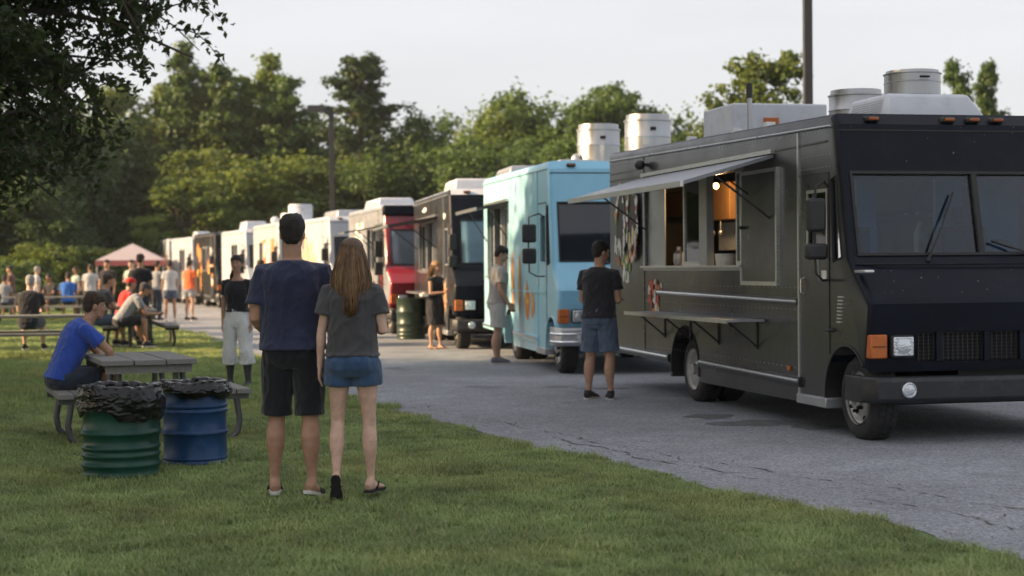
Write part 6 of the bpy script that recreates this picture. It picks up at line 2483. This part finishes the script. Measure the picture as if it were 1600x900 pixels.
# ================================================================== GRASS
def grass_material():
    m = bpy.data.materials.new('grass_blade')
    m.use_nodes = True
    t = m.node_tree
    t.nodes.clear()
    o = t.nodes.new('ShaderNodeOutputMaterial')
    gi = t.nodes.new('ShaderNodeNewGeometry')
    n = t.nodes.new('ShaderNodeTexNoise')
    n.inputs['Scale'].default_value = 1.6
    n.inputs['Detail'].default_value = 7
    n.inputs['Roughness'].default_value = .7
    t.links.new(gi.outputs['Position'], n.inputs['Vector'])
    cr = t.nodes.new('ShaderNodeValToRGB')
    cr.color_ramp.elements[0].position = 0
    cr.color_ramp.elements[0].color = (.19, .26, .10, 1)
    cr.color_ramp.elements[1].position = 1
    cr.color_ramp.elements[1].color = (.42, .42, .22, 1)
    for p, c in ((.35, (.25, .335, .12, 1)), (.7, (.31, .39, .14, 1)), (.93, (.36, .41, .17, 1))):
        e = cr.color_ramp.elements.new(p)
        e.color = c
    t.links.new(gi.outputs['Random Per Island'], cr.inputs['Fac'])
    mr = t.nodes.new('ShaderNodeMapRange')
    for k_, v in zip(('From Min', 'From Max', 'To Min', 'To Max'), (.33, .67, .62, 1.35)):
        mr.inputs[k_].default_value = v
    t.links.new(n.outputs['Fac'], mr.inputs['Value'])
    hv = t.nodes.new('ShaderNodeHueSaturation')
    n3 = t.nodes.new('ShaderNodeTexNoise')
    n3.inputs['Scale'].default_value = .55
    n3.inputs['Detail'].default_value = 5
    t.links.new(gi.outputs['Position'], n3.inputs['Vector'])
    m3 = t.nodes.new('ShaderNodeMapRange')
    for k_, v in zip(('From Min', 'From Max', 'To Min', 'To Max'), (.5, .72, 0, .6)):
        m3.inputs[k_].default_value = v
    t.links.new(n3.outputs['Fac'], m3.inputs['Value'])
    x3 = t.nodes.new('ShaderNodeMix')
    x3.data_type = 'RGBA'
    x3.inputs['B'].default_value = (.40, .38, .14, 1)
    t.links.new(m3.outputs[0], x3.inputs['Factor'])
    t.links.new(cr.outputs['Color'], x3.inputs['A'])
    t.links.new(x3.outputs['Result'], hv.inputs['Color'])
    t.links.new(mr.outputs[0], hv.inputs['Value'])
    d = t.nodes.new('ShaderNodeBsdfPrincipled')
    d.inputs['Roughness'].default_value = .5
    d.inputs['Specular IOR Level'].default_value = .35
    t.links.new(hv.outputs['Color'], d.inputs['Base Color'])
    tl = t.nodes.new('ShaderNodeBsdfTranslucent')
    t.links.new(hv.outputs['Color'], tl.inputs['Color'])
    ms = t.nodes.new('ShaderNodeMixShader')
    ms.inputs['Fac'].default_value = .35
    t.links.new(d.outputs[0], ms.inputs[1])
    t.links.new(tl.outputs[0], ms.inputs[2])
    t.links.new(ms.outputs[0], o.inputs['Surface'])
    return m


def grass(name, y0, y1, step, rad, nbl, hgt, wid, seed, xlo, label, ln=(.4, 1.9)):
    """tuft of blades + loose points in one mesh; geometry nodes stand a tuft on every loose point"""
    rs = np.random.RandomState(seed)
    n = nbl
    r = rad * np.sqrt(rs.rand(n))
    a = rs.rand(n) * 2 * PI
    bx, by = r * np.cos(a), r * np.sin(a)
    h = hgt * rs.uniform(.45, 1.25, n)
    th = rs.rand(n) * 2 * PI
    lean = rs.uniform(*ln, n) * h
    dx, dy = np.cos(th), np.sin(th)
    px_, py_ = -dy * wid * rs.uniform(.6, 1.3, n), dx * wid * rs.uniform(.6, 1.3, n)
    V = np.stack([np.stack([bx - px_, by - py_, np.zeros(n) - .004], 1), np.stack([bx + px_, by + py_, np.zeros(n) - .004], 1),
                  np.stack([bx + dx * lean * .35 + px_ * .8, by + dy * lean * .35 + py_ * .8, h * .62], 1), np.stack([bx + dx * lean * .35 - px_ * .8, by + dy * lean * .35 - py_ * .8, h * .62], 1),
                  np.stack([bx + dx * lean, by + dy * lean, h * .95], 1)], 1).reshape(-1, 3)
    i = np.arange(n)[:, None] * 5
    F = np.concatenate([i + np.array([[0, 1, 2]]), i + np.array([[0, 2, 3]]), i + np.array([[3, 2, 4]])], 0)
    # points
    pts = []
    y = y0
    while y < y1:
        ex = float(edge_x(y))
        xl = xlo(y)
        m = int((ex - xl) / step)
        xs = xl + (np.arange(m) + rs.rand(m)) * step
        yy = y + rs.rand(m) * step
        k = xs < edge_x(yy) + rs.normal(size=m) * .06 + .26 * rs.rand(m) * (rs.rand(m) < .16) - rad * .5
        for fx_, fy_ in ((-1.56, 10.86), (-1.30, 10.90), (-1.02, 10.7), (-.9, 10.8), (-1.2, 10.5), (-1.15, 10.4)):
            k &= (xs - fx_) ** 2 + (yy - fy_) ** 2 > .08 ** 2
        pts.append(np.stack([xs[k], yy[k], np.full(k.sum(), .0)], 1))
        y += step
    pts = np.concatenate(pts)
    nv = len(V)
    me = npmesh(name, np.concatenate([V, pts]), F, 3, M_GRASS)
    at = me.attributes.new('site', 'FLOAT', 'POINT')
    flag = np.zeros(nv + len(pts), np.float32)
    flag[nv:] = 1
    at.data.foreach_set('value', flag)
    o = link(name, me)
    tag(o, label, kind='stuff')
    ng = bpy.data.node_groups.new('tufts', 'GeometryNodeTree')
    ng.interface.new_socket('Geometry', in_out='INPUT', socket_type='NodeSocketGeometry')
    ng.interface.new_socket('Geometry', in_out='OUTPUT', socket_type='NodeSocketGeometry')
    N = ng.nodes.new
    gi, go = N('NodeGroupInput'), N('NodeGroupOutput')
    na = N('GeometryNodeInputNamedAttribute')
    na.data_type = 'FLOAT'
    na.inputs['Name'].default_value = 'site'
    cmp_ = N('FunctionNodeCompare')
    cmp_.data_type = 'FLOAT'
    cmp_.operation = 'GREATER_THAN'
    cmp_.inputs['B'].default_value = .5
    sep = N('GeometryNodeSeparateGeometry')
    sep.domain = 'POINT'
    m2p = N('GeometryNodeMeshToPoints')
    iop = N('GeometryNodeInstanceOnPoints')
    rv = N('FunctionNodeRandomValue')
    rv.data_type = 'FLOAT_VECTOR'
    rv.inputs[1].default_value = (.12, .12, 6.283)
    rv.inputs[0].default_value = (-.12, -.12, 0)
    rsn = N('FunctionNodeRandomValue')
    rsn.data_type = 'FLOAT'
    fl = [s_ for s_ in rsn.inputs if s_.type == 'VALUE']
    fl[0].default_value = .45
    fl[1].default_value = 1.5
    K = ng.links.new
    K(na.outputs['Attribute'], cmp_.inputs['A'])
    K(gi.outputs[0], sep.inputs['Geometry'])
    K(cmp_.outputs['Result'], sep.inputs['Selection'])
    K(sep.outputs['Selection'], m2p.inputs['Mesh'])
    K(m2p.outputs['Points'], iop.inputs['Points'])
    K(sep.outputs['Inverted'], iop.inputs['Instance'])
    K(rv.outputs[0], iop.inputs['Rotation'])
    K([s_ for s_ in rsn.outputs if s_.type == 'VALUE'][0], iop.inputs['Scale'])
    K(iop.outputs['Instances'], go.inputs[0])
    md = o.modifiers.new('tufts', 'NODES')
    md.node_group = ng
    print(name, len(pts), 'tufts of', n)
    return o


M_GRASS = grass_material()
grass('grass', 4.0, 17.5, .085, .075, 95, .032, .0017, 1, lambda y: -.36 * y - 1.0, 'short green lawn grass near the camera')
grass('grass', 17.5, 33, .15, .125, 120, .05, .0026, 2, lambda y: -.34 * y - 1.0, 'lawn grass around the picnic tables', (.15, .8))
grass('grass', 33, 62, .27, .22, 130, .06, .005, 3, lambda y: -.33 * y - 1.5, 'lawn grass further back by the crowd', (.15, .8))

# fallen leaves and grit along the edge of the asphalt
def litter():
    rs = np.random.RandomState(77)
    y = rs.uniform(8, 26, 170)
    x = edge_x(y) + np.abs(rs.normal(size=170)) * .5 + .03
    P = np.stack([x, y, np.full(170, .012)], 1)
    N = np.stack([rs.normal(size=170) * .25, rs.normal(size=170) * .25, np.ones(170)], 1)
    N /= np.linalg.norm(N, axis=1)[:, None]
    o = link('leaf_litter', leaves('leaf_litter', P, N, .015, rs, mat('dry_leaf', (.15, .10, .05), rough=.8, var=.4, vscale=3, isl=.5), 1.4))
    tag(o, 'small dry leaves and grit scattered along the asphalt edge', kind='stuff')


litter()

# ================================================================== HAZE
hz = MB().box(-110, 110, -12, 150, -1.2, 19)
hm_ = bpy.data.materials.new('evening_haze')
hm_.use_nodes = True
t = hm_.node_tree
t.nodes.clear()
ho = t.nodes.new('ShaderNodeOutputMaterial')
pv = t.nodes.new('ShaderNodeVolumePrincipled')
pv.inputs['Color'].default_value = (.92, .95, 1.0, 1)
pv.inputs['Density'].default_value = .00026
pv.inputs['Anisotropy'].default_value = .2
t.links.new(pv.outputs['Volume'], ho.inputs['Volume'])
tag(hz.build('haze', hm_, smooth=None), kind='stuff')
